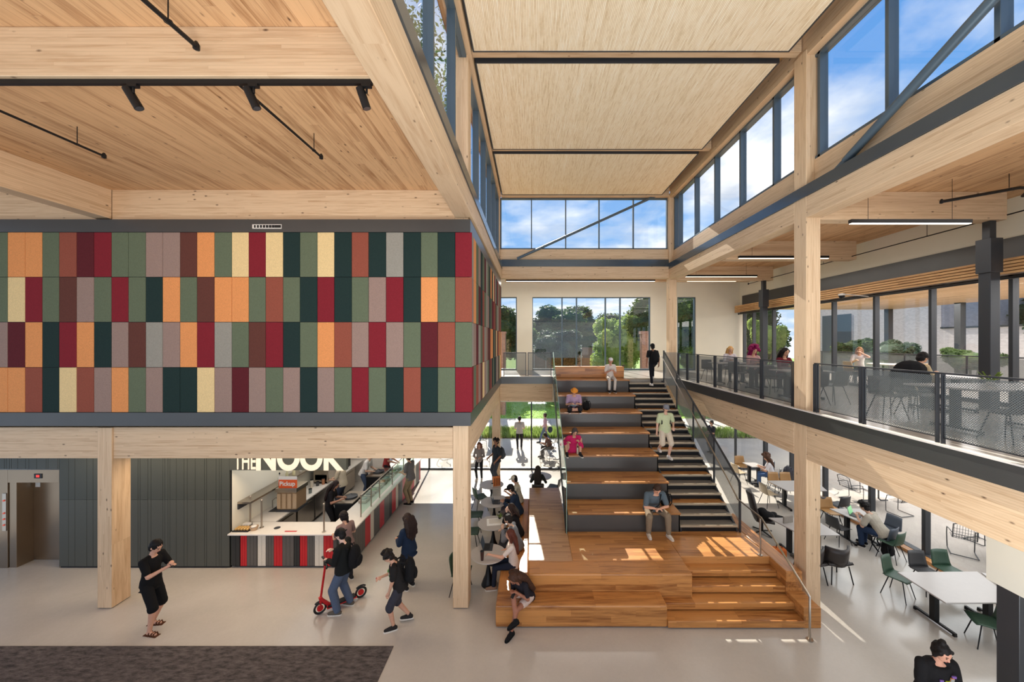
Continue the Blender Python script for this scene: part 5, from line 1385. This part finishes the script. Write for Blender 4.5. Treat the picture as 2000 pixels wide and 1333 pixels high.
        ac = fd.cross(pn).normalized(); ac2 = pn
        pl_ = wr[s]+fd*.05*k
        b.caps(wr[s], pl_+fd*.03*k, .026*k, .030*k, 8)
        b.caps(pl_-ac2*.022*k, pl_+fd*.035*k-ac2*.024*k, .016*k, .014*k, 6); b.caps(pl_+ac2*.022*k, pl_+fd*.035*k+ac2*.024*k, .016*k, .014*k, 6)
        cu = -ac if ac.z > 0 else ac
        for q, ln in enumerate((.068, .078, .072, .056)):
            st_ = pl_+fd*.035*k+ac2*(-.03+.02*q)*k
            m1 = st_+(fd*.85+cu*.35).normalized()*ln*.5*k; m2 = m1+(fd*.45+cu*.85).normalized()*ln*.5*k
            b.caps(st_, m1, .0105*k, .0098*k, 6); b.caps(m1, m2, .0098*k, .0088*k, 6)
        tb = pl_-ac2*(.028 if s > 0 else -.028)*k-fd*.01*k
        t1 = tb+(fd*.7+cu*.5-ac2*(.6 if s > 0 else -.6)).normalized()*.035*k; t2 = t1+(fd*.9+cu*.4).normalized()*.028*k
        b.caps(tb, t1, .014*k, .012*k, 6); b.caps(t1, t2, .012*k, .010*k, 6)
        # foot
        fdv = Matrix.Rotation(R(footdir[0 if s < 0 else 1]), 3, 'Z') @ V((s*.12, 1, 0)).normalized()
        dz = V((0, 0, -.045*k)); b.caps(an[s]+dz-fdv*.03*k, an[s]+dz+fdv*.13*k+V((0, 0, -.012*k)), .034*k, .026*k)
        if shoe is not None:
            m = MB(); m.caps(an[s]+dz-fdv*.04*k, an[s]+dz+fdv*.08*k, .045*k, .046*k); m.caps(an[s]+dz+fdv*.05*k, an[s]+dz+fdv*.165*k+V((0, 0, -.008*k)), .046*k, .034*k)
            m.caps(an[s]+V((0, 0, -.03*k)), an[s]+V((0, 0, .005)), .045*k, .043*k)
            so_ = organic(m, 'shoe', fab(shoe), e, .010)
            rt = fdv.cross(V((0, 0, 1))).normalized(); bz = an[s].z-.092*k
            sm_ = MB(); c0 = V((an[s].x, an[s].y, bz)); q8 = []
            for (a_, w_) in ((-.09, .025), (-.06, .04), (.06, .044), (.14, .044), (.19, .03), (.205, .012)): q8.append(c0+fdv*a_*k+rt*w_*k)
            for (a_, w_) in ((.205, .012), (.19, .03), (.14, .044), (.06, .044), (-.06, .04), (-.09, .025)): q8.append(c0+fdv*a_*k-rt*w_*k)
            sm_._add(q8+[p+V((0, 0, .025*k)) for p in q8], [tuple(range(11, -1, -1)), tuple(range(12, 24))]+[(i, (i+1) % 12, 12+(i+1) % 12, 12+i) for i in range(12)])
            sm_.build('sole', fab(sole), so_)
        else:
            m = MB(); rt = fdv.cross(V((0, 0, 1))).normalized(); c0 = V((an[s].x, an[s].y, an[s].z-.09*k))
            m.bar(c0-fdv*.09*k+V((0, 0, .008)), c0+fdv*.19*k+V((0, 0, .008)), .095*k, .022)
            for a_ in (.02, .08, .13): m.tube([c0+fdv*a_*k-rt*.046*k, c0+fdv*a_*k-rt*.03*k+V((0, 0, .06*k)), c0+fdv*a_*k+rt*.03*k+V((0, 0, .06*k)), c0+fdv*a_*k+rt*.046*k], .011, 6)
            m.build('sandal', fab((84, 52, 34)), e)
    organic(b, 'body', skin(skn), e, vox, 0, 1)
    # eyes + mouth
    m = MB()
    for s in (-1, 1): m.ball(hc+hf*.083*k+hr*s*.031*k+hu*.012*k, .011*k, .008*k, .007*k, 8, 5, rot=HM)
    m.build('eyes', fab((34, 28, 26)), e, smooth=True)
    m = MB()
    for s in (-1, 1): m.caps(hc+hf*.085*k+hr*s*.018*k+hu*.034*k, hc+hf*.080*k+hr*s*.046*k+hu*.034*k, .005*k, .004*k, 6)
    m.build('eyebrows', fab(hairc), e, smooth=True)
    m = MB(); m.caps(hc+hf*.089*k-hu*.054*k-hr*.017*k, hc+hf*.089*k-hu*.054*k+hr*.017*k, .005*k, .005*k, 6); m.build('mouth', fab((150, 84, 76)), e, smooth=True)
    # --- trousers / shorts / skirt
    if legs != 'none':
        m = MB(); torso(m, -.12, .09, .010+loose*.5)
        for s in (-1, 1):
            m.caps(hp[s], kn[s], .098*k*hv+loose*.5, (.068 if legs != 'shorts' else .078)*k*hv+loose)
            if legs == 'long': m.caps(kn[s], kn[s]+(an[s]-kn[s])*.95, .068*k*hv+loose, .052*k+loose)
            elif legs == 'shorts': m.caps(kn[s], kn[s]+(an[s]-kn[s])*.05, .08*k*hv+loose, .08*k+loose)
            elif legs == 'short_shorts':
                pass
        if legs == 'short_shorts':
            m = MB(); torso(m, -.12, .09, .010)
            for s in (-1, 1): m.caps(hp[s], hp[s]+(kn[s]-hp[s])*.55, .10*k*hv, .088*k*hv)
        organic(m, {'long': 'trousers'}.get(legs, 'shorts'), fab(bottom), e, .013, fold)
    # --- shirt
    m = MB(); torso(m, -hemlen, .485, .010+loose, .012+loose)
    for s in (-1, 1):
        m.caps(neck-u*.035*k+r1*s*.045*k-f1*.006*k, sh[s]+u*.006*k, .050*k, .066*k*hv)
        m.caps(sh[s], el_[s] if sleeve == 'long' else sh[s]+(el_[s]-sh[s])*.72, .066*k*hv+loose*.6, (.055 if sleeve == 'long' else .060)*k*hv+loose*.8)
        if sleeve == 'long': m.caps(el_[s], el_[s]+(wr[s]-el_[s])*.9, .055*k+loose*.6, .040*k+loose*.5)
    so_ = organic(m, 'shirt', fab(top), e, .013, fold)
    if print_c:
        m = MB(); rr_ = random.Random(len(label)); fc = P+u*.30*k+f1*(.118*k*hv+.018+loose)
        cols = [fab(c) for c in print_c]
        for i in range(14):
            ax_ = rr_.uniform(-.085, .085); up_ = rr_.uniform(-.10, .10)
            p = fc+r1*ax_*k+u*up_*k-f1*(ax_*ax_*1.6); m.bar(p-r1*rr_.uniform(.008, .03), p+r1*rr_.uniform(.008, .03), .014, .03, i % len(cols))
        m.build('shirt_print', cols, so_)
    # --- hair
    m = MB(); rr_ = random.Random(len(label)*7)
    if hair != 'bald':
        m.ball(hc+hu*.036*k-hf*.022*k, .092*k, .104*k, .102*k, 16, 10, rot=HM)
        m.ball(hc-hf*.040*k-hu*.018*k, .088*k, .072*k, .098*k, 12, 8, rot=HM)
        if female:
            for s in (-1, 1): m.caps(hc+hr*s*.074*k+hu*.05*k+hf*.028*k, hc+hr*s*.078*k-hu*.07*k-hf*.010*k, .030*k, .024*k, 8)
    if hair in ('curly', 'big'):
        g_ = 1.0 if hair == 'curly' else 1.35
        for i in range(26 if hair == 'curly' else 40):
            a = rr_.uniform(0, 2*pi); t = rr_.uniform(-.2, 1)
            dd = hr*cos(a)*sqrt(1-t*t)+hf*sin(a)*sqrt(1-t*t)*.9+hu*t
            if dd.dot(hf) > .45 and t < .6: continue
            m.ball(hc+hu*.045*k-hf*.012*k+dd*.115*k*g_, .038*k*g_)
    if hair in ('long', 'big'):
        bk_ = hc-hf*.075*k; dn = V((0, -.12, -1))
        nd_ = 5
        for j in range(nd_):
            o_ = (-.07+.14*j/(nd_-1))*k*hw
            p_ = bk_+hr*o_-hu*.0; q_ = neck-f1*(.10*k*hv+.03)+r1*o_*1.2-u*(long_len-.05*abs(j-2))*k
            mid = neck-f1*(.085*k*hv+.02)+r1*o_*1.15+u*.03*k
            m.caps(p_, mid, .046*k*hw, .05*k*hw); m.caps(mid, q_, .05*k*hw, .036*k*hw)
        for s in (-1, 1): m.caps(hc+hr*s*.072*k+hu*.01*k, neck+r1*s*.085*k-f1*.01*k-u*.04*k, .028*k, .03*k)
    if hair == 'pony':
        q0 = hc-hf*.11*k+hu*.035*k; m.ball(q0, .03*k); m.caps(q0, q0-hf*.03*k-V((0, 0, .2*k)), .032*k, .022*k)
    if hair == 'bun': m.ball(hc-hf*.05*k+hu*.13*k, .046*k)
    if hair != 'bald': organic(m, 'hair', hairm(hairc), e, .010, .030 if hair in ('curly', 'big') else .018, 1, hairtex)
    if hat:
        m = MB(); m.ball(hc+hu*.05*k-hf*.008*k, .094*k, .108*k, .088*k, 16, 10, rot=HM)
        if hat[0] == 'cap': m.ball(hc+hf*.115*k+hu*.05*k, .065*k, .075*k, .012*k, 14, 8, rot=HM)
        elif hat[0] == 'capback': m.ball(hc-hf*.115*k+hu*.04*k, .065*k, .065*k, .012*k, 14, 8, rot=HM)
        else: m.ball(hc+hu*.04*k, .14*k, .15*k, .016*k, 18, 8, rot=HM)
        organic(m, 'hat', fab(hat[1]), e, .009, 0, 1)
    e['_d'] = 0; del e['_d']
    inv = Matrix.Rotation(R(rz), 4, 'Z'); Wd = lambda p: V((x, y, z))+(inv @ p)
    return dict(e=e, wr={s: Wd(wr[s]) for s in wr}, neck=Wd(neck), head=Wd(hc), back=Wd(P+u*.08*k-f1*(.13*k*hv+.10)), f=inv @ f1, u=inv @ u, P=P, k=k, rz=rz)
def phone(p, label, rz=0, tilt=50):
    e = empty('phone', p, R(rz), label=label, cat='phone'); e.rotation_euler = (R(tilt), 0, R(rz))
    MB().box(-.036, .036, -.004, .004, -.07, .07).build('case', M['black'], e, bevel=.003)
    MB().box(-.032, .032, -.0055, -.0045, -.065, .065).build('screen', plain('phone_screen', C(190, 200, 210), .2) if 'phone_screen' not in bpy.data.materials else bpy.data.materials['phone_screen'], e)
def hold(p): return (p['wr'][-1]+p['wr'][1])/2+V(p['f'])*.07+V((0, 0, .03))
def sit(seat, k=1.0, fwd=.42, spread=.12, dz=0):
    return dict(pelvis=(0, 0, seat+.10*k), feet=((-spread, fwd, .085+dz), (spread, fwd+.03, .085+dz)), knee=((-.1, 1, .8), (.1, 1, .8)))

p = person('man in black t-shirt and black shorts looking at a phone beside the left timber column', -7.62, 7.38, 0, -92, 1.80, lean=4, head=(30, 0),
       hands=((-.06, .36, 1.30), (.05, .36, 1.26)), feet=((-.12, -.08, .085), (.15, .14, .085)), skn=(206, 158, 134), top=(20, 20, 22), bottom=(22, 22, 24), legs='shorts', shoe=None, hair='short', hairc=(18, 14, 14), loose=.004, elbow=((-.6, -.3, -1), (.6, -.3, -1)), heavy=.94, hemlen=.14)
phone(hold(p), 'phone held by the man in black shorts', -92)
p = person('person in black hoodie, dark cap and blue jeans holding the red scooter', -4.02, 7.92, 0, 88, 1.74, lean=4, head=(20, 0), hands=((-.06, .33, 1.08), (.12, .30, 1.20)),
       feet=((-.16, .06, .085), (.14, -.06, .085)), skn=(226, 186, 168), top=(26, 28, 28), sleeve='long', bottom=(82, 94, 116), shoe=(92, 86, 78), hair='short', hairc=(24, 22, 22), hat=('capback', (22, 22, 24)), loose=.022)
backpack(p['back']-V((0, 0, .12)), 88+180-180, 'black backpack worn by the person in the black hoodie')
p = person('woman with dark ponytail in mauve t-shirt leaning at the counter corner', -4.42, 8.86, 0, 55, 1.66, lean=14, head=(5, 30), hands=((-.12, .42, 1.02), (.16, .38, 1.04)), skn=(206, 160, 134), top=(128, 106, 104), bottom=(40, 40, 44), hair='pony', hairc=(24, 18, 18), female=True)
p = person('curly-haired boy in black graphic t-shirt and grey shorts, walking and looking down', -2.66, 7.46, 0, 108, 1.60, lean=16, head=(34, 0), hands=((-.05, .22, .68), (.10, .34, 1.0)), feet=((-.08, .12, .085), (.10, -.18, .12)),
       skn=(206, 158, 132), top=(36, 34, 34), bottom=(58, 58, 66), legs='shorts', shoe=(44, 42, 42), hair='curly', hairc=(28, 22, 20), loose=.01, print_c=[(90, 150, 80), (200, 190, 170)])
backpack(p['back']-V((0, 0, .12)), 108, 'black backpack on the curly-haired boy')
e = empty('toy', p['wr'][1]+V(p['f'])*.08, label='small red and white object in the hand of the curly-haired boy', cat='toy')
MB().ball((0, 0, 0), .05, .03, .03).build('body', red, e, smooth=True); MB().ball((0, -.02, .02), .02).build('knob', wht, e)
p = person('woman with long dark hair and navy sweater standing behind the curly-haired boy', -2.86, 8.62, 0, 58, 1.72, lean=3, head=(12, 0), hands=((-.10, .30, 1.08), (.06, .30, 1.08)), skn=(190, 146, 122), top=(30, 44, 66), sleeve='long', bottom=(24, 24, 28), hair='long', hairc=(40, 28, 26), female=True, loose=.015, long_len=.26, hemlen=.16, hw=1.25)
phone(hold(p), 'phone held by the woman in navy', 58)
p = person('man in grey t-shirt and khaki trousers ordering at the far end of the side counter', -4.28, 13.06, 0, 75, 1.80, lean=6, head=(12, 0), hands=((-.1, .30, 1.12), (.12, .30, 1.12)), skn=(206, 166, 142), top=(112, 108, 108), bottom=(150, 132, 104), shoe=(40, 36, 36), hair='short')
p = person('cafe worker in black with long hair at the griddle', -6.05, 11.0, 0, -80, 1.62, lean=14, head=(25, 0), hands=((-.10, .36, 1.05), (.12, .36, 1.05)), skn=(176, 128, 104), top=(34, 30, 32), bottom=(30, 30, 34), hair='long', hairc=(40, 26, 24), female=True)
p = person('cafe worker in a beige shirt at the back of the kitchen', -6.45, 12.6, 0, 85, 1.72, lean=6, head=(15, 0), hands=((-.10, .36, 1.05), (.12, .36, 1.05)), skn=(206, 166, 142), top=(206, 190, 166), bottom=(60, 66, 84), hair='short')
p = person('cafe worker in a white shirt bending over the second griddle', -6.2, 13.6, 0, -90, 1.74, lean=24, head=(15, 0), hands=((-.10, .42, 1.0), (.12, .42, 1.0)), skn=(206, 166, 142), top=(222, 216, 212), bottom=(76, 88, 112), hair='short')
p = person('cafe worker in a red apron near the far end of the side counter', -5.75, 14.6, 0, -90, 1.70, lean=6, hands=((-.10, .38, 1.0), (.12, .38, 1.0)), skn=(180, 134, 110), top=(160, 60, 60), bottom=(40, 40, 46), hair='bun', female=True)
p = person('woman in grey sweater and black leggings standing by the far glass, facing the viewer', -2.17, 15.35, 0, 176, 1.58, head=(20, 10), hands=((-.10, .24, 1.0), (.12, .24, 1.0)), skn=(214, 170, 146), top=(142, 132, 128), sleeve='long', bottom=(30, 30, 34), shoe=(220, 212, 206), hair='long', hairc=(110, 66, 44), female=True)
p = person('person in dark clothes with curly hair and a backpack behind the fourth round table', -1.42, 15.05, 0, 120, 1.80, head=(8, 20), hands=((-.22, .14, .95), (.14, .28, 1.05)), skn=(150, 104, 80), top=(44, 50, 58), bottom=(62, 66, 74), hair='curly', hairc=(24, 18, 18), loose=.015)
backpack(p['back']-V((0, 0, .12)), 120, 'grey backpack on the standing person with curly hair', fabric('grey_pack2', C(70, 74, 82)))
p = person('man in white shirt and black jeans standing outside with his back to the glass', -.64, 19.8, -.02, 4, 1.76, hands=((-.15, .25, 1.05), (.15, .25, 1.05)), head=(10, 0), skn=(206, 166, 142), top=(196, 188, 188), bottom=(34, 34, 40), shoe=(60, 50, 46), hair='short')
p = person('woman in pink top and jeans walking outside', .78, 21.0, -.02, 78, 1.70, feet=((-.06, .30, .085), (.08, -.30, .12)), hands=((-.22, -.1, .85), (.24, .2, .9)), skn=(206, 160, 140), top=(196, 160, 172), bottom=(92, 106, 136), hair='short', hairc=(60, 40, 34), female=True)
e = empty('tote_bag', (1.05, 20.75, .62), label='dark shoulder bag carried by the woman walking outside', cat='bag')
MB().ball((0, 0, .18), .14, .07, .18).build('body', fabric('tote', C(60, 68, 84)), e, smooth=True); MB().tube([(-.1, 0, .3), (0, 0, .75), (.1, 0, .3)], .012, 6).build('strap', fabric('tote_strap', C(50, 50, 60)), e)
p = person('person seated on a wire chair outside, behind the glass guard', .97, 18.38, -.02, 100, 1.68, **sit(.43), lean=24, head=(20, 0), hands=((-.1, .42, .72), (.1, .42, .72)), skn=(170, 126, 104), top=(120, 84, 72), bottom=(50, 46, 48), hair='short', female=True)
p = person('person with long dark hair seated with back to the viewer at the farthest round table', .22, 13.08, 0, -8, 1.68, **sit(.45), lean=8, hands=((-.15, .36, .78), (.18, .36, .78)), skn=(190, 150, 130), top=(52, 54, 52), sleeve='long', bottom=(40, 40, 44), hair='long', hairc=(48, 40, 34), female=True)
put_chair('charcoal', .24, 13.0, -8, 'dark chair under the long-haired person at the farthest round table')
put_chair('charcoal', .82, 13.45, 70, 'dark empty chair right of the farthest round table')
# along the bench
SB = .455
p = person('man in cream shirt and cap seated farthest along the bench', -.40, 12.2, 0, 88, 1.72, **sit(SB, fwd=.5), lean=12, head=(15, 0), hands=((-.12, .40, .80), (.12, .40, .80)), skn=(206, 160, 134), top=(206, 198, 176), bottom=(150, 120, 100), hair='short', hat=('cap', (196, 186, 166)))
p = person('man in navy jacket and black cap typing on a laptop at the third round table', -.42, 11.4, 0, 88, 1.78, **sit(SB, fwd=.5), lean=16, head=(18, 0), hands=((-.1, .42, .80), (.1, .42, .80)), skn=(196, 150, 124), top=(44, 56, 76), sleeve='long', bottom=(96, 88, 92), hair='short', hat=('cap', (26, 28, 34)), loose=.015)
p = person('person in black at the second round table resting chin on hands', -.34, 10.1, 0, 88, 1.72, **sit(SB, fwd=.5), lean=18, head=(4, 0), hands=((-.06, .34, 1.10), (.06, .34, 1.10)), skn=(216, 176, 152), top=(34, 32, 34), sleeve='long', bottom=(60, 58, 64), hair='long', hairc=(52, 36, 30), female=True, elbow=((-.2, .4, -1), (.2, .4, -1)), long_len=.12)
p = person('person in grey hoodie on the bench drawing on the papers', -.36, 9.45, 0, 80, 1.72, **sit(SB, fwd=.5), lean=20, head=(12, 0), hands=((-.1, .36, .95), (.14, .40, .80)), skn=(206, 166, 142), top=(120, 122, 128), sleeve='long', bottom=(52, 54, 60), hair='short', hairc=(36, 30, 28), loose=.012)
p = person('woman with long auburn hair, white t-shirt and dark jeans reaching for the drink cup', -.42, 8.68, 0, 92, 1.70, **sit(SB, fwd=.46), lean=6, head=(2, 0), hands=((-.22, .50, .86), (.14, .40, .70)), skn=(210, 160, 134), top=(222, 210, 200), bottom=(36, 42, 56), shoe=(150, 120, 100), hair='long', hairc=(92, 48, 36), female=True, long_len=.30)
p = person('woman with very long brown hair sitting on the bench corner, looking down', -.10, 7.60, 0, 142, 1.70, pelvis=(0, 0, SB+.10), lean=34, head=(30, 0),
       hands=((-.08, .36, .78), (.06, .38, .78)), feet=((-.02, .50, .09), (-.14, .52, .38)), knee=((-.2, 1, .9), (.1, 1, 1.2)), skn=(156, 104, 82), top=(34, 32, 38), sleeve='none' if False else 'short', bottom=(200, 180, 170), legs='short_shorts', shoe=(26, 26, 28), sole=(22, 22, 24),
       hair='long', hairc=(66, 42, 30), female=True, long_len=.54, hw=1.45)
phone(hold(p), 'phone held by the woman with very long brown hair', 142)
# on the tiers and the stair
z3 = ZP+9*RS; z5 = ZP+15*RS
p = person('person in bright pink top sitting with knees up on the third tier', 1.28, 11.55, z3, 188, 1.70, pelvis=(0, 0, .11), lean=24, head=(18, 0), feet=((-.14, .42, .085), (.26, .36, .085)), knee=((-.3, .4, 1), (.5, .4, 1)), hands=((-.1, .40, .42), (.26, .36, .40)), skn=(204, 156, 130), top=(196, 40, 96), sleeve='long', bottom=(200, 160, 140), legs='short_shorts', hair='short', hairc=(70, 60, 58), female=True, loose=.015)
e = empty('bottle', (1.42, 11.35, z3), label='pale bottle beside the person in pink', cat='bottle'); MB().lathe([(.03, 0), (.032, .16), (.015, .2)], n=10).build('body', wht, e, smooth=True); MB().lathe([(.018, .2), (.018, .24)], n=8).build('cap', M['steel'], e)
p = person('person in lilac t-shirt and orange hat sitting cross-legged on the fifth tier', 1.50, 13.2, z5, 182, 1.70, pelvis=(0, 0, .11), lean=16, head=(22, 0), feet=((.20, .24, .07), (-.20, .26, .07)), knee=((-1, .3, .15), (1, .3, .15)), hands=((-.12, .28, .30), (.12, .28, .30)), skn=(214, 166, 142), top=(176, 150, 178), bottom=(40, 40, 44), legs='shorts', hair='short', hairc=(180, 110, 50), hat=('sun', (226, 150, 60)), heavy=1.08)
e = empty('book', (1.48, 12.92, z5+.24), label='teal book on the lap of the person in the orange hat', cat='book'); MB().box(-.11, .11, -.08, .08, 0, .02).build('cover', plain('teal_cover', C(40, 120, 110), .5), e, bevel=.003); MB().box(-.105, .105, -.075, .075, .004, .024).build('pages', M['white'], e)
backpack((1.98, 13.35, z5), 190, 'black bag lying on the fifth tier right of the orange-hatted person', None, .75)
p = person('person in pale clothes sitting on the top tier before the oak backrest', 3.14, 14.72, ZM, 180, 1.66, pelvis=(0, 0, .11), lean=8, head=(10, 0), feet=((-.09, .40, -.40), (.11, .38, -.40)), knee=((-.1, 1, .6), (.1, 1, .6)), hands=((-.08, .26, .34), (.08, .26, .34)), skn=(200, 150, 128), top=(214, 206, 198), bottom=(206, 200, 192), shoe=(36, 34, 36), hair='short', hairc=(150, 110, 80), female=True, hat=('capback', (226, 224, 224)))
p = person('person in black with a black backpack walking up the top of the stair', 4.86, 14.72, ZP+20*RS, 2, 1.62, pelvis=(0, 0, .84), lean=6, head=(0, 0), feet=((-.08, -.08, -.06), (.10, .30, .24)), skn=(160, 116, 92), top=(26, 26, 30), bottom=(28, 28, 34), shoe=(230, 226, 222), hair='short', hairc=(20, 18, 18), hat=('capback', (24, 22, 26)))
backpack(p['back']-V((0, 0, .12)), 2, 'black backpack on the person walking up the stair')
p = person('person in grey cap and pale green top with shorts walking down the stair', 4.18, 11.55, ZP+8*RS, 184, 1.70, pelvis=(0, 0, .90), lean=4, head=(16, 0), feet=((-.08, .10, .085), (.12, -.16, .25)), hands=((-.20, .16, .98), (.26, .0, .80)), skn=(214, 170, 148), top=(196, 206, 166), bottom=(214, 200, 180), legs='shorts', shoe=(222, 216, 212), hair='short', hairc=(90, 70, 56), hat=('cap', (130, 132, 140)), loose=.01)
m = MB(); e = empty('backpack', p['back']-V((0, 0, .12)), R(184), label='black backpack with shoulder straps on the person in pale green', cat='backpack')
o = MB().ball((0, 0, .23), .16, .1, .24, 14, 10).build('body', cloth, e, smooth=True)
for sx in (-1, 1): MB().tube([(sx*.09, .09, .42), (sx*.11, .20, .45), (sx*.12, .30, .38), (sx*.13, .31, .2), (sx*.14, .16, .08)], .02, 6).build('strap', cloth, e, smooth=True)
p = person('man in grey-teal t-shirt and khaki trousers sitting on the lowest tier', 3.17, 9.74, ZP, 184, 1.80, pelvis=(0, .02, 3*RS+.10), lean=28, head=(26, 0), feet=((-.26, .46, .085), (.22, .36, .085)), knee=((-.3, 1, .8), (.3, 1, .8)), hands=((-.05, .44, .72), (.05, .44, .72)), skn=(214, 162, 134), top=(88, 100, 108), bottom=(132, 116, 96), shoe=(214, 202, 186), hair='short', hairc=(58, 40, 30), elbow=((-.8, -.1, -.6), (.8, -.1, -.6)), heavy=1.06, loose=.01)
phone(hold(p), 'phone in the hands of the man sitting on the lowest tier', 184)
MB().tube([p['neck']+V((.12, -.06, -.02)), p['neck']+V((.02, -.22, -.22)), p['neck']+V((-.16, -.12, -.42))], .014, 6).build('strap', cloth, label='dark bag strap across the chest of the man on the lowest tier', cat='strap')
backpack((3.62, 9.98, ZP+3*RS), 180, 'dark backpack on the lowest tier beside the seated man', None, .8)
# ground floor, right
p = person('person with big brown hair and white t-shirt seated at the farthest small table', 9.42, 14.42, 0, 60, 1.70, **sit(.45), lean=14, head=(14, 0), hands=((-.1, .42, .80), (.1, .42, .80)), skn=(206, 160, 134), top=(224, 222, 226), bottom=(70, 96, 140), hair='big', hairc=(84, 58, 44), female=True, long_len=.2)
put_chair('slate', 9.56, 10.0, 20, 'slate chair the student in grey sits on')
p = person('student in light grey t-shirt with dark curly hair bent over the laptop', 9.56, 10.02, 0, 28, 1.76, **sit(.45), lean=36, head=(6, 0), hands=((-.14, .50, .80), (.10, .50, .80)), skn=(206, 166, 142), top=(178, 170, 156), bottom=(44, 60, 88), shoe=(30, 30, 34), hair='curly', hairc=(24, 20, 20), heavy=1.05, loose=.012)
p = person('person in dark clothes standing outside behind the stair guard', 9.35, 19.1, -.02, 100, 1.70, head=(8, 0), hands=((-.1, .28, 1.05), (.12, .28, 1.05)), skn=(196, 146, 120), top=(48, 50, 60), bottom=(50, 54, 66), hair='short')
p = person('cyclist in dark clothes with a reddish face outside behind the stair handrail', 7.1, 18.2, -.02, 120, 1.70, lean=20, head=(10, 0), hands=((-.2, .42, 1.0), (.2, .42, 1.0)), skn=(196, 120, 100), top=(50, 48, 54), bottom=(60, 60, 70), hair='short', hat=('capback', (60, 40, 44)))
p = person('person in black graphic t-shirt with hair in a bun, bottom right', 5.56, 5.1, 0, 176, 1.68, lean=6, head=(20, 6), hands=((-.10, .30, 1.02), (.14, .30, 1.0)), skn=(206, 152, 128), top=(26, 25, 27), bottom=(30, 40, 56), hair='bun', hairc=(22, 18, 18), female=True, heavy=1.14, loose=.02, vox=.007, print_c=[(176, 186, 60), (120, 90, 160), (150, 150, 146), (200, 120, 60)])
phone(p['wr'][-1]+V(p['f'])*.10+V((0, 0, .03)), 'dark phone in the hand of the person at the bottom right', 176, 30)
e = empty('bag', p['wr'][1]+V((0, -.12, -.1)), label='bright green pouch held by the person at the bottom right', cat='bag')
MB().ball((0, 0, .03), .08, .05, .07).build('pouch', plain('lime', C(110, 210, 40), .5), e, smooth=True); MB().tube([(-.03, 0, .09), (0, 0, .14), (.03, 0, .09)], .006, 6).build('loop', M['black'], e)
# balcony
for lab, x, y, rz, hc_, tp_, hr_ in (('blond person in a pale top seated farthest along the balcony', 7.52, 14.02, 170, (206, 160, 96), (206, 200, 206), 'long'),
                                 ('person with magenta hair seated at the middle balcony table', 7.34, 12.28, 180, (136, 20, 80), (190, 150, 150), 'big'),
                                 ('dark-haired person in maroon seated just left of the tall column on the balcony', 7.22, 10.62, 185, (28, 22, 22), (104, 30, 44), 'long')):
    person(lab, x, y, ZM, rz, 1.70, **sit(.45), lean=8, head=(14, 0), hands=((-.12, .40, .80), (.12, .40, .80)), top=tp_, sleeve='long', bottom=(50, 50, 60), hair=hr_, hairc=hc_, female=True, long_len=.2)
put_chair('charcoal', 8.22, 8.0, -95, 'dark balcony chair under the person leaning over papers', z=ZM)
poly_table([(8.55, 8.6), (9.5, 8.6), (9.5, 7.6), (8.55, 7.6)], .74, 'small balcony table in front of the leaning person', zf=ZM)
person('dark-haired person in a tan top leaning over a balcony table by the glass', 8.2, 8.0, ZM, -90, 1.70, **sit(.45), lean=24, head=(16, 0), hands=((-.12, .46, .80), (.12, .44, .80)), top=(196, 176, 140), sleeve='long', bottom=(50, 50, 60), hair='short', hairc=(24, 20, 20))
person('blond woman in a light top seated outside on the upper terrace', 12.2, 13.72, 4.24, 140, 1.70, **sit(.45), lean=10, head=(10, 0), hands=((-.05, .30, 1.1), (.12, .40, .82)), top=(216, 206, 204), bottom=(40, 40, 50), hair='long', hairc=(150, 104, 62), female=True, long_len=.12)
